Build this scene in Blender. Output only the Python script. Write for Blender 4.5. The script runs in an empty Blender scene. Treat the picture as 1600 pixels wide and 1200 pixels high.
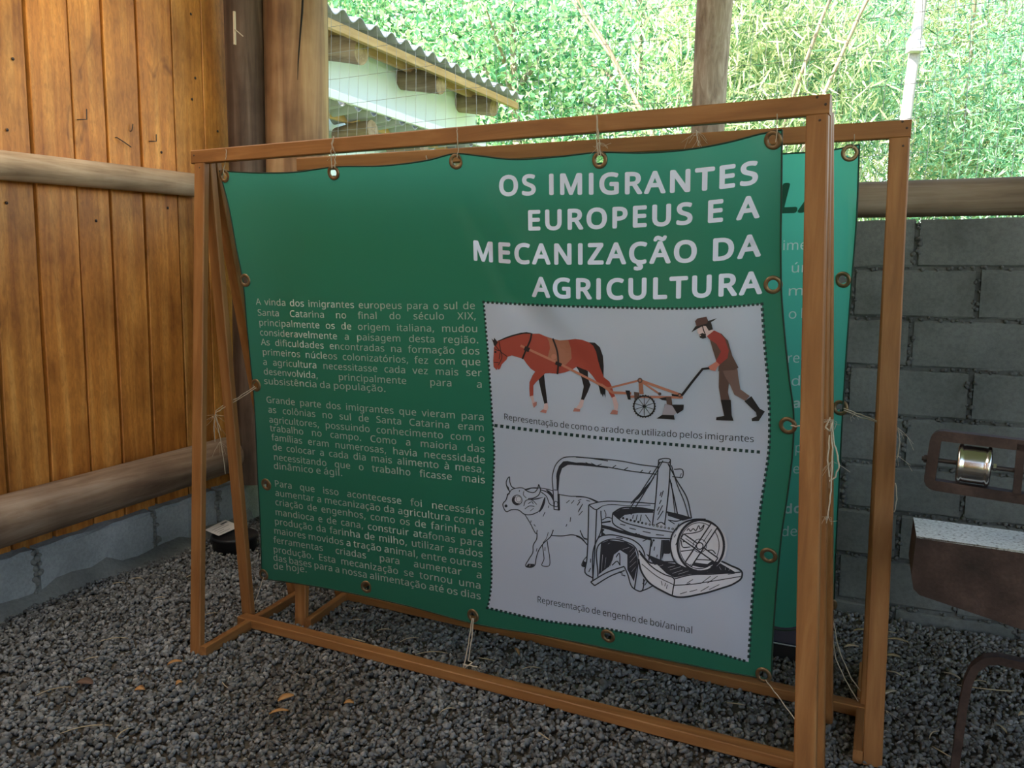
import bpy, math, random
import numpy as np
from mathutils import Vector, Matrix
from mathutils.geometry import tessellate_polygon

scene = bpy.context.scene
COL = scene.collection
random.seed(7)
rng = np.random.default_rng(11)

# ------------------------------------------------------------------ camera
CAM_H, FPX, YAW, PITCH, ROLL = 1.25, 1375.7, .4555, .1233, .0076
def cam_axes():
    cy, sy, cp, sp = math.cos(YAW), math.sin(YAW), math.cos(PITCH), math.sin(PITCH)
    f = np.array([-sy*cp, cy*cp, -sp]); r = np.array([cy, sy, 0.]); u = np.cross(r, f)
    cr, sr = math.cos(ROLL), math.sin(ROLL)
    return cr*r+sr*u, -sr*r+cr*u, f
RX, UX, FX = cam_axes()
EYE = np.array([0, 0, CAM_H])
cd = bpy.data.cameras.new('camera'); cam = bpy.data.objects.new('camera', cd); COL.objects.link(cam)
cam.matrix_world = Matrix(((RX[0], UX[0], -FX[0], 0), (RX[1], UX[1], -FX[1], 0), (RX[2], UX[2], -FX[2], CAM_H), (0, 0, 0, 1)))
cd.sensor_width = 36; cd.lens = FPX/1600*36; cd.clip_start = .05; cd.clip_end = 300
scene.camera = cam

# ------------------------------------------------------------------ light
w = bpy.data.worlds.new('World'); scene.world = w; w.use_nodes = True
nt = w.node_tree; nt.nodes.clear()
sky = nt.nodes.new('ShaderNodeTexSky'); sky.sky_type = 'NISHITA'; sky.sun_disc = False
sky.sun_elevation = math.radians(35); sky.sun_rotation = math.radians(214); sky.air_density = 1.0; sky.dust_density = .4
bgn = nt.nodes.new('ShaderNodeBackground'); bgn.inputs['Strength'].default_value = .32
won = nt.nodes.new('ShaderNodeOutputWorld')
hs = nt.nodes.new('ShaderNodeHueSaturation'); hs.inputs['Saturation'].default_value = .75
nt.links.new(sky.outputs[0], hs.inputs['Color']); nt.links.new(hs.outputs[0], bgn.inputs[0]); nt.links.new(bgn.outputs[0], won.inputs[0])
sd = bpy.data.lights.new('sun', 'SUN'); sd.energy = 11.0; sd.angle = .01; sd.color = (1, .93, .8)
so = bpy.data.objects.new('sun', sd); COL.objects.link(so)
SUN_DIR = Vector((-.42, -.62, .66)).normalized()          # towards the sun
so.rotation_euler = SUN_DIR.to_track_quat('Z', 'Y').to_euler(); so.location = (5, -5, 9)
vs = scene.view_settings
vs.view_transform = 'Standard'; vs.look = 'None'; vs.gamma = 1; vs.exposure = 1.1; vs.use_curve_mapping = False

# ------------------------------------------------------------------ picking points on known planes
def ray(x, y): return FX+(x-800)/FPX*RX+(600-y)/FPX*UX
def hitX(x, y, X): d = ray(x, y); return EYE+d*(X-EYE[0])/d[0]
def hitY(x, y, Y): d = ray(x, y); return EYE+d*(Y-EYE[1])/d[1]
def hitZ(x, y, Z): d = ray(x, y); return EYE+d*(Z-EYE[2])/d[2]
def hitP(x, y, a, b, c): d = ray(x, y); return EYE+d*(a+b*EYE[0]+c*EYE[2]-EYE[1])/(d[1]-b*d[0]-c*d[2])
def depth(P): return float((np.asarray(P)-EYE)@FX)
def project(P):
    d = np.asarray(P)-EYE; z = d@FX
    return np.stack([800+FPX*(d@RX)/z, 600-FPX*(d@UX)/z], -1), z

# ------------------------------------------------------------------ materials
def mat(name, base=(.5, .5, .5), rough=.7, metal=0.0, spec=.5):
    m = bpy.data.materials.new(name); m.use_nodes = True
    b = m.node_tree.nodes['Principled BSDF']
    b.inputs['Base Color'].default_value = (*base, 1); b.inputs['Roughness'].default_value = rough
    b.inputs['Metallic'].default_value = metal; b.inputs['Specular IOR Level'].default_value = spec
    return m
def N(m, t): return m.node_tree.nodes.new(t)
def L(m, a, b): m.node_tree.links.new(a, b)
def ramp(m, fac, stops):
    r = N(m, 'ShaderNodeValToRGB'); el = r.color_ramp.elements
    el[0].position, el[0].color = stops[0][0], (*stops[0][1], 1)
    el[1].position, el[1].color = stops[-1][0], (*stops[-1][1], 1)
    for p, c in stops[1:-1]:
        e = el.new(p); e.color = (*c, 1)
    L(m, fac, r.inputs[0]); return r.outputs[0]
def noise(m, scale, detail=4, vec=None, dist=0, rough=.5):
    n = N(m, 'ShaderNodeTexNoise'); n.inputs['Scale'].default_value = scale; n.inputs['Detail'].default_value = detail
    n.inputs['Distortion'].default_value = dist; n.inputs['Roughness'].default_value = rough
    if vec: L(m, vec, n.inputs['Vector'])
    return n.outputs['Fac']
def mapped(m, scale, island=False):
    tc = N(m, 'ShaderNodeTexCoord'); mp = N(m, 'ShaderNodeMapping'); mp.inputs['Scale'].default_value = scale
    L(m, tc.outputs['Object'], mp.inputs['Vector'])
    if island:
        g = N(m, 'ShaderNodeNewGeometry'); mu = N(m, 'ShaderNodeMath'); mu.operation = 'MULTIPLY'; mu.inputs[1].default_value = 37.
        L(m, g.outputs['Random Per Island'], mu.inputs[0])
        cx = N(m, 'ShaderNodeCombineXYZ'); L(m, mu.outputs[0], cx.inputs[0]); L(m, mu.outputs[0], cx.inputs[1]); L(m, mu.outputs[0], cx.inputs[2])
        L(m, cx.outputs[0], mp.inputs['Location'])
    return mp.outputs[0]
def mix(m, a, b, fac, mode='MIX'):
    n = N(m, 'ShaderNodeMix'); n.data_type = 'RGBA'; n.blend_type = mode
    for v, k in ((fac, 0), (a, 6), (b, 7)):
        if isinstance(v, (int, float)): n.inputs[k].default_value = v
        elif isinstance(v, tuple): n.inputs[k].default_value = (*v, 1)
        else: L(m, v, n.inputs[k])
    return n.outputs[2]
def bump(m, h, strength, dist=.01):
    n = N(m, 'ShaderNodeBump'); n.inputs['Strength'].default_value = strength; n.inputs['Distance'].default_value = dist
    L(m, h, n.inputs['Height']); L(m, n.outputs[0], m.node_tree.nodes['Principled BSDF'].inputs['Normal'])
def setc(m, c): L(m, c, m.node_tree.nodes['Principled BSDF'].inputs['Base Color'])

def wood(name, cols, scale, rough=.6, island=True, knots=.5, bmp=.25, mottle=0.):
    m = mat(name, rough=rough, spec=.3)
    v = mapped(m, scale, island)
    g1 = noise(m, 1, 6, v, .6, .6)
    c = ramp(m, g1, [(.25, cols[0]), (.5, cols[1]), (.72, cols[2])])
    v2 = mapped(m, (2.5, 2.5, 2.5), island)
    g2 = noise(m, 1.6, 4, v2)
    c = mix(m, c, ramp(m, g2, [(.3, (.45, .4, .38)), (.62, (1, 1, 1))]), knots, 'MULTIPLY')
    if mottle:
        g3 = noise(m, 1, 5, mapped(m, (75, 75, 22), island), .8, .65); c = mix(m, c, ramp(m, g3, [(.35, (.50, .42, .34)), (.6, (1.1, 1.05, .95))]), mottle, 'MULTIPLY')
        g4 = noise(m, 1, 3, mapped(m, (7, 7, 3.2), island), 1.5); c = mix(m, c, ramp(m, g4, [(.24, (.30, .22, .18)), (.36, (1, 1, 1))]), .7, 'MULTIPLY')
    if island:
        g = N(m, 'ShaderNodeNewGeometry')
        c = mix(m, c, ramp(m, g.outputs['Random Per Island'], [(0, (.72, .68, .66)), (.5, (1, 1, 1)), (1, (1.0, .88, .74))]), .8, 'MULTIPLY')
    setc(m, c); bump(m, g1, bmp, .004)
    return m
PINE = ((.20, .082, .026), (.29, .125, .040), (.37, .175, .062))
M = {}
M['pine_z'] = wood('pine_upright', PINE, (34, 34, 1.6), .5, True, .25)
M['pine_x'] = wood('pine_lengthwise', PINE, (1.6, 34, 34), .5, True, .25)
M['pine_y'] = wood('pine_crosswise', PINE, (34, 1.6, 34), .5, True, .25)
M['plank'] = wood('varnished_plank', ((.36, .125, .026), (.62, .255, .052), (.78, .39, .105)), (18, 18, .9), .45, True, .75, .3, .45)
M['gap_shade'] = mat('gap_shade_black', (.012, .009, .007), .95)  # near-black, stands in for the shade deep between the planks
M['log_y'] = wood('grey_log_lengthwise', ((.22, .13, .07), (.40, .27, .16), (.52, .39, .26)), (26, 1.4, 26), .75, False, .6, .5)
M['log_base'] = wood('brown_log_lengthwise', ((.13, .07, .04), (.25, .16, .10), (.34, .25, .18)), (22, 1.2, 22), .8, False, .6, .5)
M['log_x'] = wood('weathered_log_lengthwise', ((.13, .09, .06), (.22, .16, .11), (.30, .24, .18)), (1.4, 26, 26), .8, False, .6, .5)
M['log_z'] = wood('peeled_log_upright', ((.12, .05, .025), (.38, .21, .10), (.55, .36, .19)), (12, 12, .9), .6, False, .9, .4)
M['log_dark'] = wood('dark_log_upright', ((.05, .03, .022), (.13, .085, .06), (.22, .16, .12)), (22, 22, 1.2), .7, False, .8, .5)
M['log_grey'] = wood('rough_grey_log', ((.20, .14, .115), (.42, .32, .26), (.62, .52, .45)), (45, 45, 9), .9, False, .5, .9)
M['rafter'] = wood('rafter_log', ((.20, .13, .08), (.34, .24, .15), (.46, .35, .23)), (2, 22, 22), .8, False, .4, .4)
M['batten'] = wood('roof_batten', ((.40, .24, .10), (.52, .33, .15), (.62, .42, .22)), (20, 2, 20), .7, False, .3, .2)

def concrete(name, c0, c1, c2):
    m = mat(name, rough=.95, spec=.2)
    v = mapped(m, (1, 1, 1))
    a = noise(m, 3.2, 6, v); b = noise(m, 70, 4, v, 0, .7)
    c = mix(m, ramp(m, a, [(.3, c0), (.5, c1), (.7, c2)]), ramp(m, b, [(.35, (.6, .6, .6)), (.6, (1, 1, 1))]), .5, 'MULTIPLY')
    setc(m, c); bump(m, b, .35, .004); return m
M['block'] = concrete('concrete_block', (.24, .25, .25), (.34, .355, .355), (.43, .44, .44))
M['block_shaded'] = concrete('shaded_wall_block', (.085, .09, .085), (.125, .13, .125), (.165, .17, .165))  # block colour darkened for the little light the back wall gets
M['mortar_shaded'] = concrete('shaded_wall_mortar', (.06, .06, .058), (.105, .105, .10), (.15, .15, .145))  # mortar with the same shade put into its colour
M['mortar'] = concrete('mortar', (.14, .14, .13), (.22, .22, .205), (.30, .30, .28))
M['soil'] = concrete('dark_soil', (.05, .042, .034), (.075, .063, .05), (.11, .095, .075))
M['sand'] = concrete('sandy_edge', (.16, .14, .11), (.22, .19, .15), (.28, .25, .2))

m = mat('gravel', rough=.9, spec=.25)
g = N(m, 'ShaderNodeNewGeometry')
c = ramp(m, g.outputs['Random Per Island'], [(0, (.085, .08, .075)), (.35, (.15, .148, .145)), (.7, (.20, .20, .202)), (.93, (.27, .268, .265)), (1, (.36, .35, .34))])
pn = noise(m, 1.1, 3, mapped(m, (1, 1, 1)))
c = mix(m, c, ramp(m, pn, [(.36, (.70, .60, .50)), (.56, (1, 1, 1))]), .8, 'MULTIPLY')
setc(m, mix(m, c, ramp(m, noise(m, 160, 3, mapped(m, (1, 1, 1))), [(.3, (.7, .7, .7)), (.7, (1, 1, 1))]), .6, 'MULTIPLY'))
M['gravel'] = m

def cloth(name, col, trans, rough, sheen=False):
    m = mat(name, col, rough, 0, .45)
    t = N(m, 'ShaderNodeBsdfTranslucent'); t.inputs[0].default_value = (*[min(1, k*1.25) for k in (col[0]*2.2, col[1]*2.0, col[2]*2.0)], 1)
    mx = N(m, 'ShaderNodeMixShader'); mx.inputs[0].default_value = trans
    out = m.node_tree.nodes['Material Output']
    L(m, m.node_tree.nodes['Principled BSDF'].outputs[0], mx.inputs[1]); L(m, t.outputs[0], mx.inputs[2]); L(m, mx.outputs[0], out.inputs[0])
    nz = noise(m, 9, 3, mapped(m, (1, 1, 1))); bump(m, nz, .12, .01)
    return m
M['green'] = cloth('green_banner_vinyl', (.040, .195, .130), .55, .27)
M['green_rear'] = cloth('rear_green_banner_vinyl', (.05, .27, .18), .65, .33)
M['panel'] = cloth('white_printed_vinyl', (.58, .61, .76), .25, .36)
M['hem'] = mat('dark_green_hem', (.006, .035, .02), .6)
M['title'] = mat('white_title_ink', (.70, .77, .95), .5)
M['body'] = mat('pale_text_ink', (.64, .78, .70), .55)
M['rear_text'] = mat('rear_text_ink', (.60, .76, .74), .55)
M['rear_dark'] = mat('dark_green_ink', (.008, .085, .05), .5)
M['ink'] = mat('dark_ink', (.022, .024, .035), .55)
M['dot'] = mat('dark_dot_ink', (.008, .035, .035), .55)
M['paper'] = mat('drawing_white', (.62, .62, .70), .5)
M['horse'] = mat('horse_red_ink', (.33, .055, .038), .5)
M['blanket'] = mat('blanket_brown_ink', (.34, .135, .085), .5)
M['sock'] = mat('sock_pink_ink', (.60, .42, .42), .5)
M['hoof'] = mat('hoof_rose_ink', (.42, .17, .14), .5)
M['shaft'] = mat('shaft_tan_ink', (.45, .18, .12), .5)
M['black'] = mat('black_ink', (.012, .011, .014), .5)
M['hat'] = mat('hat_brown_ink', (.085, .04, .037), .5)
M['skin'] = mat('skin_pink_ink', (.62, .47, .47), .5)
M['hand'] = mat('hand_rose_ink', (.52, .19, .15), .5)
M['shirt'] = mat('shirt_red_ink', (.30, .045, .04), .5)
M['vest'] = mat('vest_brown_ink', (.10, .058, .048), .5)
M['trouser'] = mat('trouser_brown_ink', (.17, .105, .095), .5)
M['trouser_dark'] = mat('trouser_dark_ink', (.10, .06, .053), .5)
M['steel_ink'] = mat('steel_grey_ink', (.33, .30, .35), .5)
M['brass'] = mat('bronze_eyelet', (.23, .155, .085), .42, .75)
M['twine'] = mat('pale_twine', (.52, .43, .32), .85)
M['wire'] = mat('galvanised_wire', (.42, .43, .43), .45, .5)
M['nail'] = mat('rusty_nail', (.06, .04, .03), .6, .5)
m = mat('rusty_iron', rough=.65, metal=.35, spec=.4)
nn = noise(m, 14, 6, mapped(m, (1, 1, 1))); n2 = noise(m, 120, 3, mapped(m, (1, 1, 1)))
setc(m, mix(m, ramp(m, nn, [(.3, (.028, .017, .014)), (.5, (.052, .030, .024)), (.7, (.085, .052, .042))]), ramp(m, n2, [(.4, (.65, .65, .65)), (.6, (1, 1, 1))]), .5, 'MULTIPLY'))
bump(m, n2, .2, .003); M['rust'] = m
m = mat('sky_lit_top', rough=.45, metal=.2, spec=.6)
nn = noise(m, 130, 5, mapped(m, (1, 1, 1))); setc(m, ramp(m, nn, [(.33, (.20, .19, .17)), (.44, (.66, .68, .66)), (.7, (.84, .86, .85))])); M['lit_top'] = m  # pale stops hold the sky's brightness on the hopper top
M['steel'] = mat('polished_steel', (.72, .72, .74), .22, 1.0)
M['rod'] = mat('dark_threaded_rod', (.07, .055, .05), .5, .6)
M['plastic'] = mat('black_plastic', (.012, .012, .014), .45)
M['navy'] = mat('navy_plastic', (.012, .022, .055), .3)
M['label'] = mat('paper_label', (.62, .56, .53), .8)
M['sheet'] = mat('fibre_cement_sheet', (.33, .34, .36), .85)
M['white_wall'] = mat('white_painted_wall', (.80, .90, .98), .7)
M['gutter'] = mat('white_gutter', (.85, .88, .90), .4)
M['roof_in'] = mat('grey_roof_sheet', (.34, .33, .32), .9)
m = mat('added_light_sheet', (.8, .78, .72), .5); tr = N(m, 'ShaderNodeBsdfTranslucent'); tr.inputs[0].default_value = (.98, .92, .80, 1)
mx = N(m, 'ShaderNodeMixShader'); mx.inputs[0].default_value = .93; L(m, m.node_tree.nodes['Principled BSDF'].outputs[0], mx.inputs[1]); L(m, tr.outputs[0], mx.inputs[2]); L(m, mx.outputs[0], m.node_tree.nodes['Material Output'].inputs[0]); M['light_sheet'] = m
M['straw'] = mat('dry_straw', (.40, .31, .19), .85)
M['dry_leaf'] = mat('dry_orange_leaf', (.40, .20, .07), .8)
M['dry_brown'] = mat('dry_brown_leaf', (.13, .075, .05), .85)
M['pale_chip'] = mat('pale_wood_chip', (.52, .42, .31), .85)
M['bark'] = wood('pale_bark', ((.18, .13, .09), (.34, .27, .2), (.5, .43, .35)), (14, 14, 3), .9, False, .4, .5)
M['pole'] = concrete('pale_pole', (.30, .27, .26), (.40, .37, .36), (.50, .47, .46))
M['box_grey'] = mat('light_grey_box', (.5, .5, .5), .5)
M['grass'] = concrete('grass_ground', (.10, .20, .03), (.22, .34, .06), (.38, .42, .12))
def leafmat(name, stops):
    m = mat(name, rough=.42, spec=.55)
    g = N(m, 'ShaderNodeNewGeometry'); c = ramp(m, g.outputs['Random Per Island'], stops); setc(m, c)
    t = N(m, 'ShaderNodeBsdfTranslucent'); L(m, c, t.inputs[0])
    mx = N(m, 'ShaderNodeMixShader'); mx.inputs[0].default_value = .45
    L(m, m.node_tree.nodes['Principled BSDF'].outputs[0], mx.inputs[1]); L(m, t.outputs[0], mx.inputs[2])
    L(m, mx.outputs[0], m.node_tree.nodes['Material Output'].inputs[0]); return m
M['leaf_a'] = leafmat('broad_leaf', [(0, (.035, .17, .09)), (.4, (.22, .54, .27)), (.7, (.46, .66, .34)), (1, (.78, .80, .55))])
M['leaf_b'] = leafmat('bamboo_leaf', [(0, (.06, .17, .07)), (.45, (.40, .54, .26)), (.75, (.66, .68, .38)), (1, (.84, .80, .58))])
M['leaf_c'] = leafmat('fir_leaf', [(0, (.04, .18, .11)), (.5, (.30, .60, .38)), (1, (.60, .76, .48))])

# ------------------------------------------------------------------ mesh builder
class MB:
    def __init__(s): s.v = []; s.f = []; s.m = []; s.n = 0; s.smooth = []
    def add(s, vs, fs, mi=0, smooth=False):
        s.v.extend([tuple(map(float, p)) for p in vs])
        for f in fs: s.f.append([i+s.n for i in f]); s.m.append(mi); s.smooth.append(smooth)
        s.n += len(vs); return s
    def beam(s, p0, p1, up, wd, ht, mi=0, bev=.003):
        """bar from p0 to p1; wd across, ht along up; chamfered edges"""
        p0, p1 = np.array(p0, float), np.array(p1, float); d = p1-p0; d /= np.linalg.norm(d)
        up = np.array(up, float); up = up-d*(up@d); up /= np.linalg.norm(up); sd = np.cross(d, up)
        a, b = wd/2, ht/2; e = min(bev, a*.4, b*.4)
        prof = [(-a+e, -b), (a-e, -b), (a, -b+e), (a, b-e), (a-e, b), (-a+e, b), (-a, b-e), (-a, -b+e)]
        vs = [p0+sd*x+up*y for x, y in prof]+[p1+sd*x+up*y for x, y in prof]
        fs = [[i, (i+1) % 8, (i+1) % 8+8, i+8] for i in range(8)]+[list(range(7, -1, -1)), list(range(8, 16))]
        return s.add(vs, fs, mi)
    def box(s, c, d, mi=0, rz=0, bev=.003):
        c = np.array(c, float); u = np.array([math.cos(rz), math.sin(rz), 0])
        return s.beam(c-u*d[0]/2, c+u*d[0]/2, (0, 0, 1), d[1], d[2], mi, bev)
    def tube(s, pts, r, n=8, mi=0, smooth=True, cap=True):
        pts = [np.array(p, float) for p in pts]; k = len(pts)
        rr = r if hasattr(r, '__len__') else [r]*k
        prev = None; rings = []
        for i in range(k):
            d = pts[min(i+1, k-1)]-pts[max(i-1, 0)]; d = d/(np.linalg.norm(d)+1e-12)
            if prev is None:
                a = np.array([0, 0, 1.]) if abs(d[2]) < .9 else np.array([1., 0, 0]); u = np.cross(d, a)
            else: u = prev-d*(prev@d)
            u /= np.linalg.norm(u); prev = u; v = np.cross(d, u)
            rings.append([pts[i]+rr[i]*(u*math.cos(t)+v*math.sin(t)) for t in np.linspace(0, 2*math.pi, n, endpoint=False)])
        vs = [p for rg in rings for p in rg]
        fs = [[i*n+j, i*n+(j+1) % n, (i+1)*n+(j+1) % n, (i+1)*n+j] for i in range(k-1) for j in range(n)]
        s.add(vs, fs, mi, smooth)
        if cap: s.add(rings[0], [list(range(n-1, -1, -1))], mi); s.add(rings[-1], [list(range(n))], mi)
        return s
    def lathe(s, c, axis, prof, n=32, mi=0, smooth=True):
        """prof: (offset along axis, radius)"""
        axis = np.array(axis, float); axis /= np.linalg.norm(axis)
        pts = [np.array(c, float)+axis*h for h, r in prof]
        a = np.array([0, 0, 1.]) if abs(axis[2]) < .9 else np.array([1., 0, 0]); u = np.cross(axis, a); u /= np.linalg.norm(u); v = np.cross(axis, u)
        vs = [p+r*(u*math.cos(t)+v*math.sin(t)) for p, (h, r) in zip(pts, prof) for t in np.linspace(0, 2*math.pi, n, endpoint=False)]
        fs = [[i*n+j, i*n+(j+1) % n, (i+1)*n+(j+1) % n, (i+1)*n+j] for i in range(len(prof)-1) for j in range(n)]
        return s.add(vs, fs, mi, smooth)
    def build(s, name, mats, parent=None, origin=None):
        mats = mats if isinstance(mats, (list, tuple)) else [mats]
        return make(name, np.array(s.v), s.f, mats, parent, s.m, s.smooth, origin)
WLOC = {}
def make(name, V, F, mats, parent=None, mi=None, smooth=None, origin=None):
    V = np.asarray(V, float)
    if parent is None:
        base = np.array(origin, float) if origin is not None else np.array([*(V[:, :2].max(0)+V[:, :2].min(0))/2, V[:, 2].min()])
    else:
        base = WLOC[parent.name] if origin is None else np.array(origin, float)
    me = bpy.data.meshes.new(name)
    me.from_pydata((V-base).tolist(), [], [list(f) for f in F])
    for m_ in mats: me.materials.append(m_)
    if mi is not None: me.polygons.foreach_set('material_index', list(mi))
    if smooth is not None: me.polygons.foreach_set('use_smooth', list(smooth) if hasattr(smooth, '__len__') else [smooth]*len(F))
    me.update()
    o = bpy.data.objects.new(name, me); COL.objects.link(o)
    if parent is not None:
        o.parent = parent; o.location = base-WLOC[parent.name]
    else: o.location = base
    WLOC[o.name] = base
    return o
def tag(o, label=None, cat=None, group=None, kind=None):
    if label: o['label'] = label
    if cat: o['category'] = cat
    if group: o['group'] = group
    if kind: o['kind'] = kind
    return o
def thing(name, loc, label, cat, group=None):
    o = bpy.data.objects.new(name, None); COL.objects.link(o); o.location = loc; WLOC[o.name] = np.array(loc, float)
    o.empty_display_size = .1
    return tag(o, label, cat, group)
def wobble_log(p0, p1, r0, r1, seg=24, n=20, amp=.06, bend=.01, seed=0, mi=0, mb=None):
    rg = np.random.default_rng(seed); mb = mb or MB()
    p0, p1 = np.array(p0, float), np.array(p1, float); d = (p1-p0)/np.linalg.norm(p1-p0)
    a = np.array([0, 0, 1.]) if abs(d[2]) < .9 else np.array([1., 0, 0]); u = np.cross(d, a); u /= np.linalg.norm(u); v = np.cross(d, u)
    ph = rg.uniform(0, 6.28, 8); vs = []
    for i in range(seg+1):
        t = i/seg; c = p0+(p1-p0)*t+u*bend*math.sin(3*t*2+ph[0])+v*bend*math.sin(2.2*t*2+ph[1])
        for j in range(n):
            th = 2*math.pi*j/n
            r = (r0+(r1-r0)*t)*(1+amp*(.5*math.sin(2*th+ph[2]+2*t)+.3*math.sin(3*th+ph[3]-5*t)+.25*math.sin(9*t+ph[4]+th)+.15*math.sin(7*th+ph[5]+3*t)))
            vs.append(c+r*(u*math.cos(th)+v*math.sin(th)))
    fs = [[i*n+j, i*n+(j+1) % n, (i+1)*n+(j+1) % n, (i+1)*n+j] for i in range(seg) for j in range(n)]
    mb.add(vs, fs, mi, True); mb.add(vs[:n], [list(range(n-1, -1, -1))], mi); mb.add(vs[-n:], [list(range(n))], mi)
    return mb

# ------------------------------------------------------------------ the setting
def LW(Y, off, z):                 # left wall: Y along it, off = distance into the room
    return np.array([-3.03-.077*(Y-1.95)+off, Y, z])
def on_left(x, y, off=0.):         # pixel on the left wall plane -> (Y, z)
    d = ray(x, y); t = (-3.03+off+.077*1.95)/(d[0]+.077*d[1]); P = EYE+d*t; return P[1], P[2]
YB = 3.42                           # back wall, front face

def grid_plane(x0, x1, y0, y1, z, nx, ny, amp=0):
    xs = np.linspace(x0, x1, nx+1); ys = np.linspace(y0, y1, ny+1)
    V = np.array([(x, y, z+amp*rng.normal()) for y in ys for x in xs])
    F = [[j*(nx+1)+i, j*(nx+1)+i+1, (j+1)*(nx+1)+i+1, (j+1)*(nx+1)+i] for j in range(ny) for i in range(nx)]
    return V, F
V, F = grid_plane(-3.6, 3.1, -2.6, 3.50, -.008, 60, 50, .002)
tag(make('floor', V, F, [M['soil']], smooth=True), kind='structure')
V, F = grid_plane(-30, 30, -25, 60, 0, 24, 34, 0)
V[:, 2] = -.06+np.clip(V[:, 1]-5, 0, 99)*.075
tag(make('ground', V, F, [M['grass']], smooth=True), kind='structure')

# left wall: upright planks on a course of concrete blocks
wl = MB()
gx = [44, 110, 162, 215.5, 271, 316.5, 363]
edges = [on_left(x, 100, -.05)[0] for x in gx]
ed = list(edges)
while ed[0] > -1.6: ed.insert(0, ed[0]-random.uniform(.17, .23))
ed += [ed[-1]+.15, 3.56]
for a, b in zip(ed[:-1], ed[1:]):
    if b-a < .03: continue
    gap = random.choice([.009, .013, .016]) if b < 3.0 else .004
    n = 10
    for_z = np.linspace(.10, 3.0, n+1); dd = random.uniform(-.004, .004)
    vs = []
    for z in for_z:
        e0, e1 = random.uniform(-.002, .002), random.uniform(-.002, .002)
        vs += [LW(a+gap/2+e0, -.095+dd, z), LW(a+gap/2+e0, -.052+dd, z), LW(a+gap/2+e0+.003, -.049+dd, z), LW(b-gap/2+e1-.003, -.049+dd, z), LW(b-gap/2+e1, -.052+dd, z), LW(b-gap/2+e1, -.095+dd, z)]
    fs = [[k*6+j, k*6+(j+1) % 6, (k+1)*6+(j+1) % 6, (k+1)*6+j] for k in range(n) for j in range(6)]
    fs += [[5, 4, 3, 2, 1, 0], [n*6+j for j in range(6)]]
    wl.add(vs, fs)
wall_left = tag(wl.build('wall_left', M['plank']), kind='structure')
bk = MB(); bk.beam(LW(-1.6, -.125, 1.55), LW(3.56, -.125, 1.55), (0, 0, 1), .03, 2.95)  # dark sheet giving the plank gaps their shade
bk.build('gap_shade', M['gap_shade'], wall_left)
# block course of the left wall
bl = MB(); mo = MB()
cuts = [-1.6]; j0 = on_left(62, 950)[0]
ys = [j0-.40*k for k in range(9, 0, -1)]+[j0]+[j0+.60, j0+1.01, 3.56]
ys = [y for y in ys if y > -1.6]
for a, b in zip(ys[:-1], ys[1:]):
    n = 8; vs = []
    for i in range(n+1):
        Y = a+.012+(b-a-.024)*i/n; e = .002*rng.normal(size=6)
        vs += [LW(Y, -.16, -.02), LW(Y, 0+e[0], -.02), LW(Y, e[1], .19+e[2]), LW(Y, -.010+e[3], .203+e[4]), LW(Y, -.05, .208+e[5]), LW(Y, -.16, .208)]
    fs = [[k*6+j, k*6+(j+1) % 6, (k+1)*6+(j+1) % 6, (k+1)*6+j] for k in range(n) for j in range(6)]
    fs += [[5, 4, 3, 2, 1, 0], [n*6+j for j in range(6)]]
    bl.add(vs, fs)
    for q in range(26):                          # rough squeezed mortar in the joint
        z = random.uniform(0, .19)
        c = LW(b+random.uniform(-.016, .016), random.uniform(-.012, .004), z)
        r = random.uniform(.008, .017); th = random.uniform(0, 6)
        mo.lathe(c, (math.cos(th), .4, math.sin(th)), [(-r*.7, .001), (-r*.4, r*.8), (r*.2, r), (r*.6, r*.5), (r*.8, .001)], 7)
mo.beam(LW(-1.6, -.09, .09), LW(3.56, -.09, .09), (0, 0, 1), .15, .21)
bl.build('block_course', M['block'], wall_left); mo.build('mortar', M['mortar'], wall_left)
sk = MB()                                        # sandy skirt along the blocks
vs = []; n = 60
for i in range(n+1):
    Y = -1.6+4.95*i/n; wdt = .07+.03*math.sin(Y*5)+.012*rng.normal(); hh = .03+.012*rng.normal()
    vs += [LW(Y, -.01, hh+.02), LW(Y, .02, hh*.8+.004), LW(Y, max(wdt, .03), -.004)]
sk.add(vs, [[i*3+j, (i+1)*3+j, (i+1)*3+j+1, i*3+j+1] for i in range(n) for j in range(2)], 0, True)
sk.build('mortar_skirt', M['mortar'], wall_left)
# bent nails and nail heads on the planks
def nail_at(x, y, dx, dz, hook):
    Y, z = on_left(x, y, -.05); b = MB()
    P = LW(Y, -.052, z)
    pts = [P, P+np.array([.012, 0, 0]), P+np.array([.014, dx*.5, dz*.5]), P+np.array([.012, dx, dz])]
    if hook: pts.append(P+np.array([.012, dx*1.05, dz+hook]))
    b.tube(pts, .0022, 6); b.build('nail', M['nail'], wall_left)
for a in [(121, 187, .035, .006, .04), (180, 215, .07, -.03, 0), (233, 221, .03, .004, .03), (203, 205, .008, .03, 0)]: nail_at(*a)
for x, y in [(11, 203), (20, 92), (298, 22), (300, 155), (305, 122), (252, 238), (340, 205), (150, 345), (262, 325), (10, 317)]:
    Y, z = on_left(x, y, -.05); b = MB(); b.lathe(LW(Y, -.05, z), (1, .077, 0), [(0, .006), (.002, .006), (.003, .0005)], 10); b.build('nail_head', M['nail'], wall_left)

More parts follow.
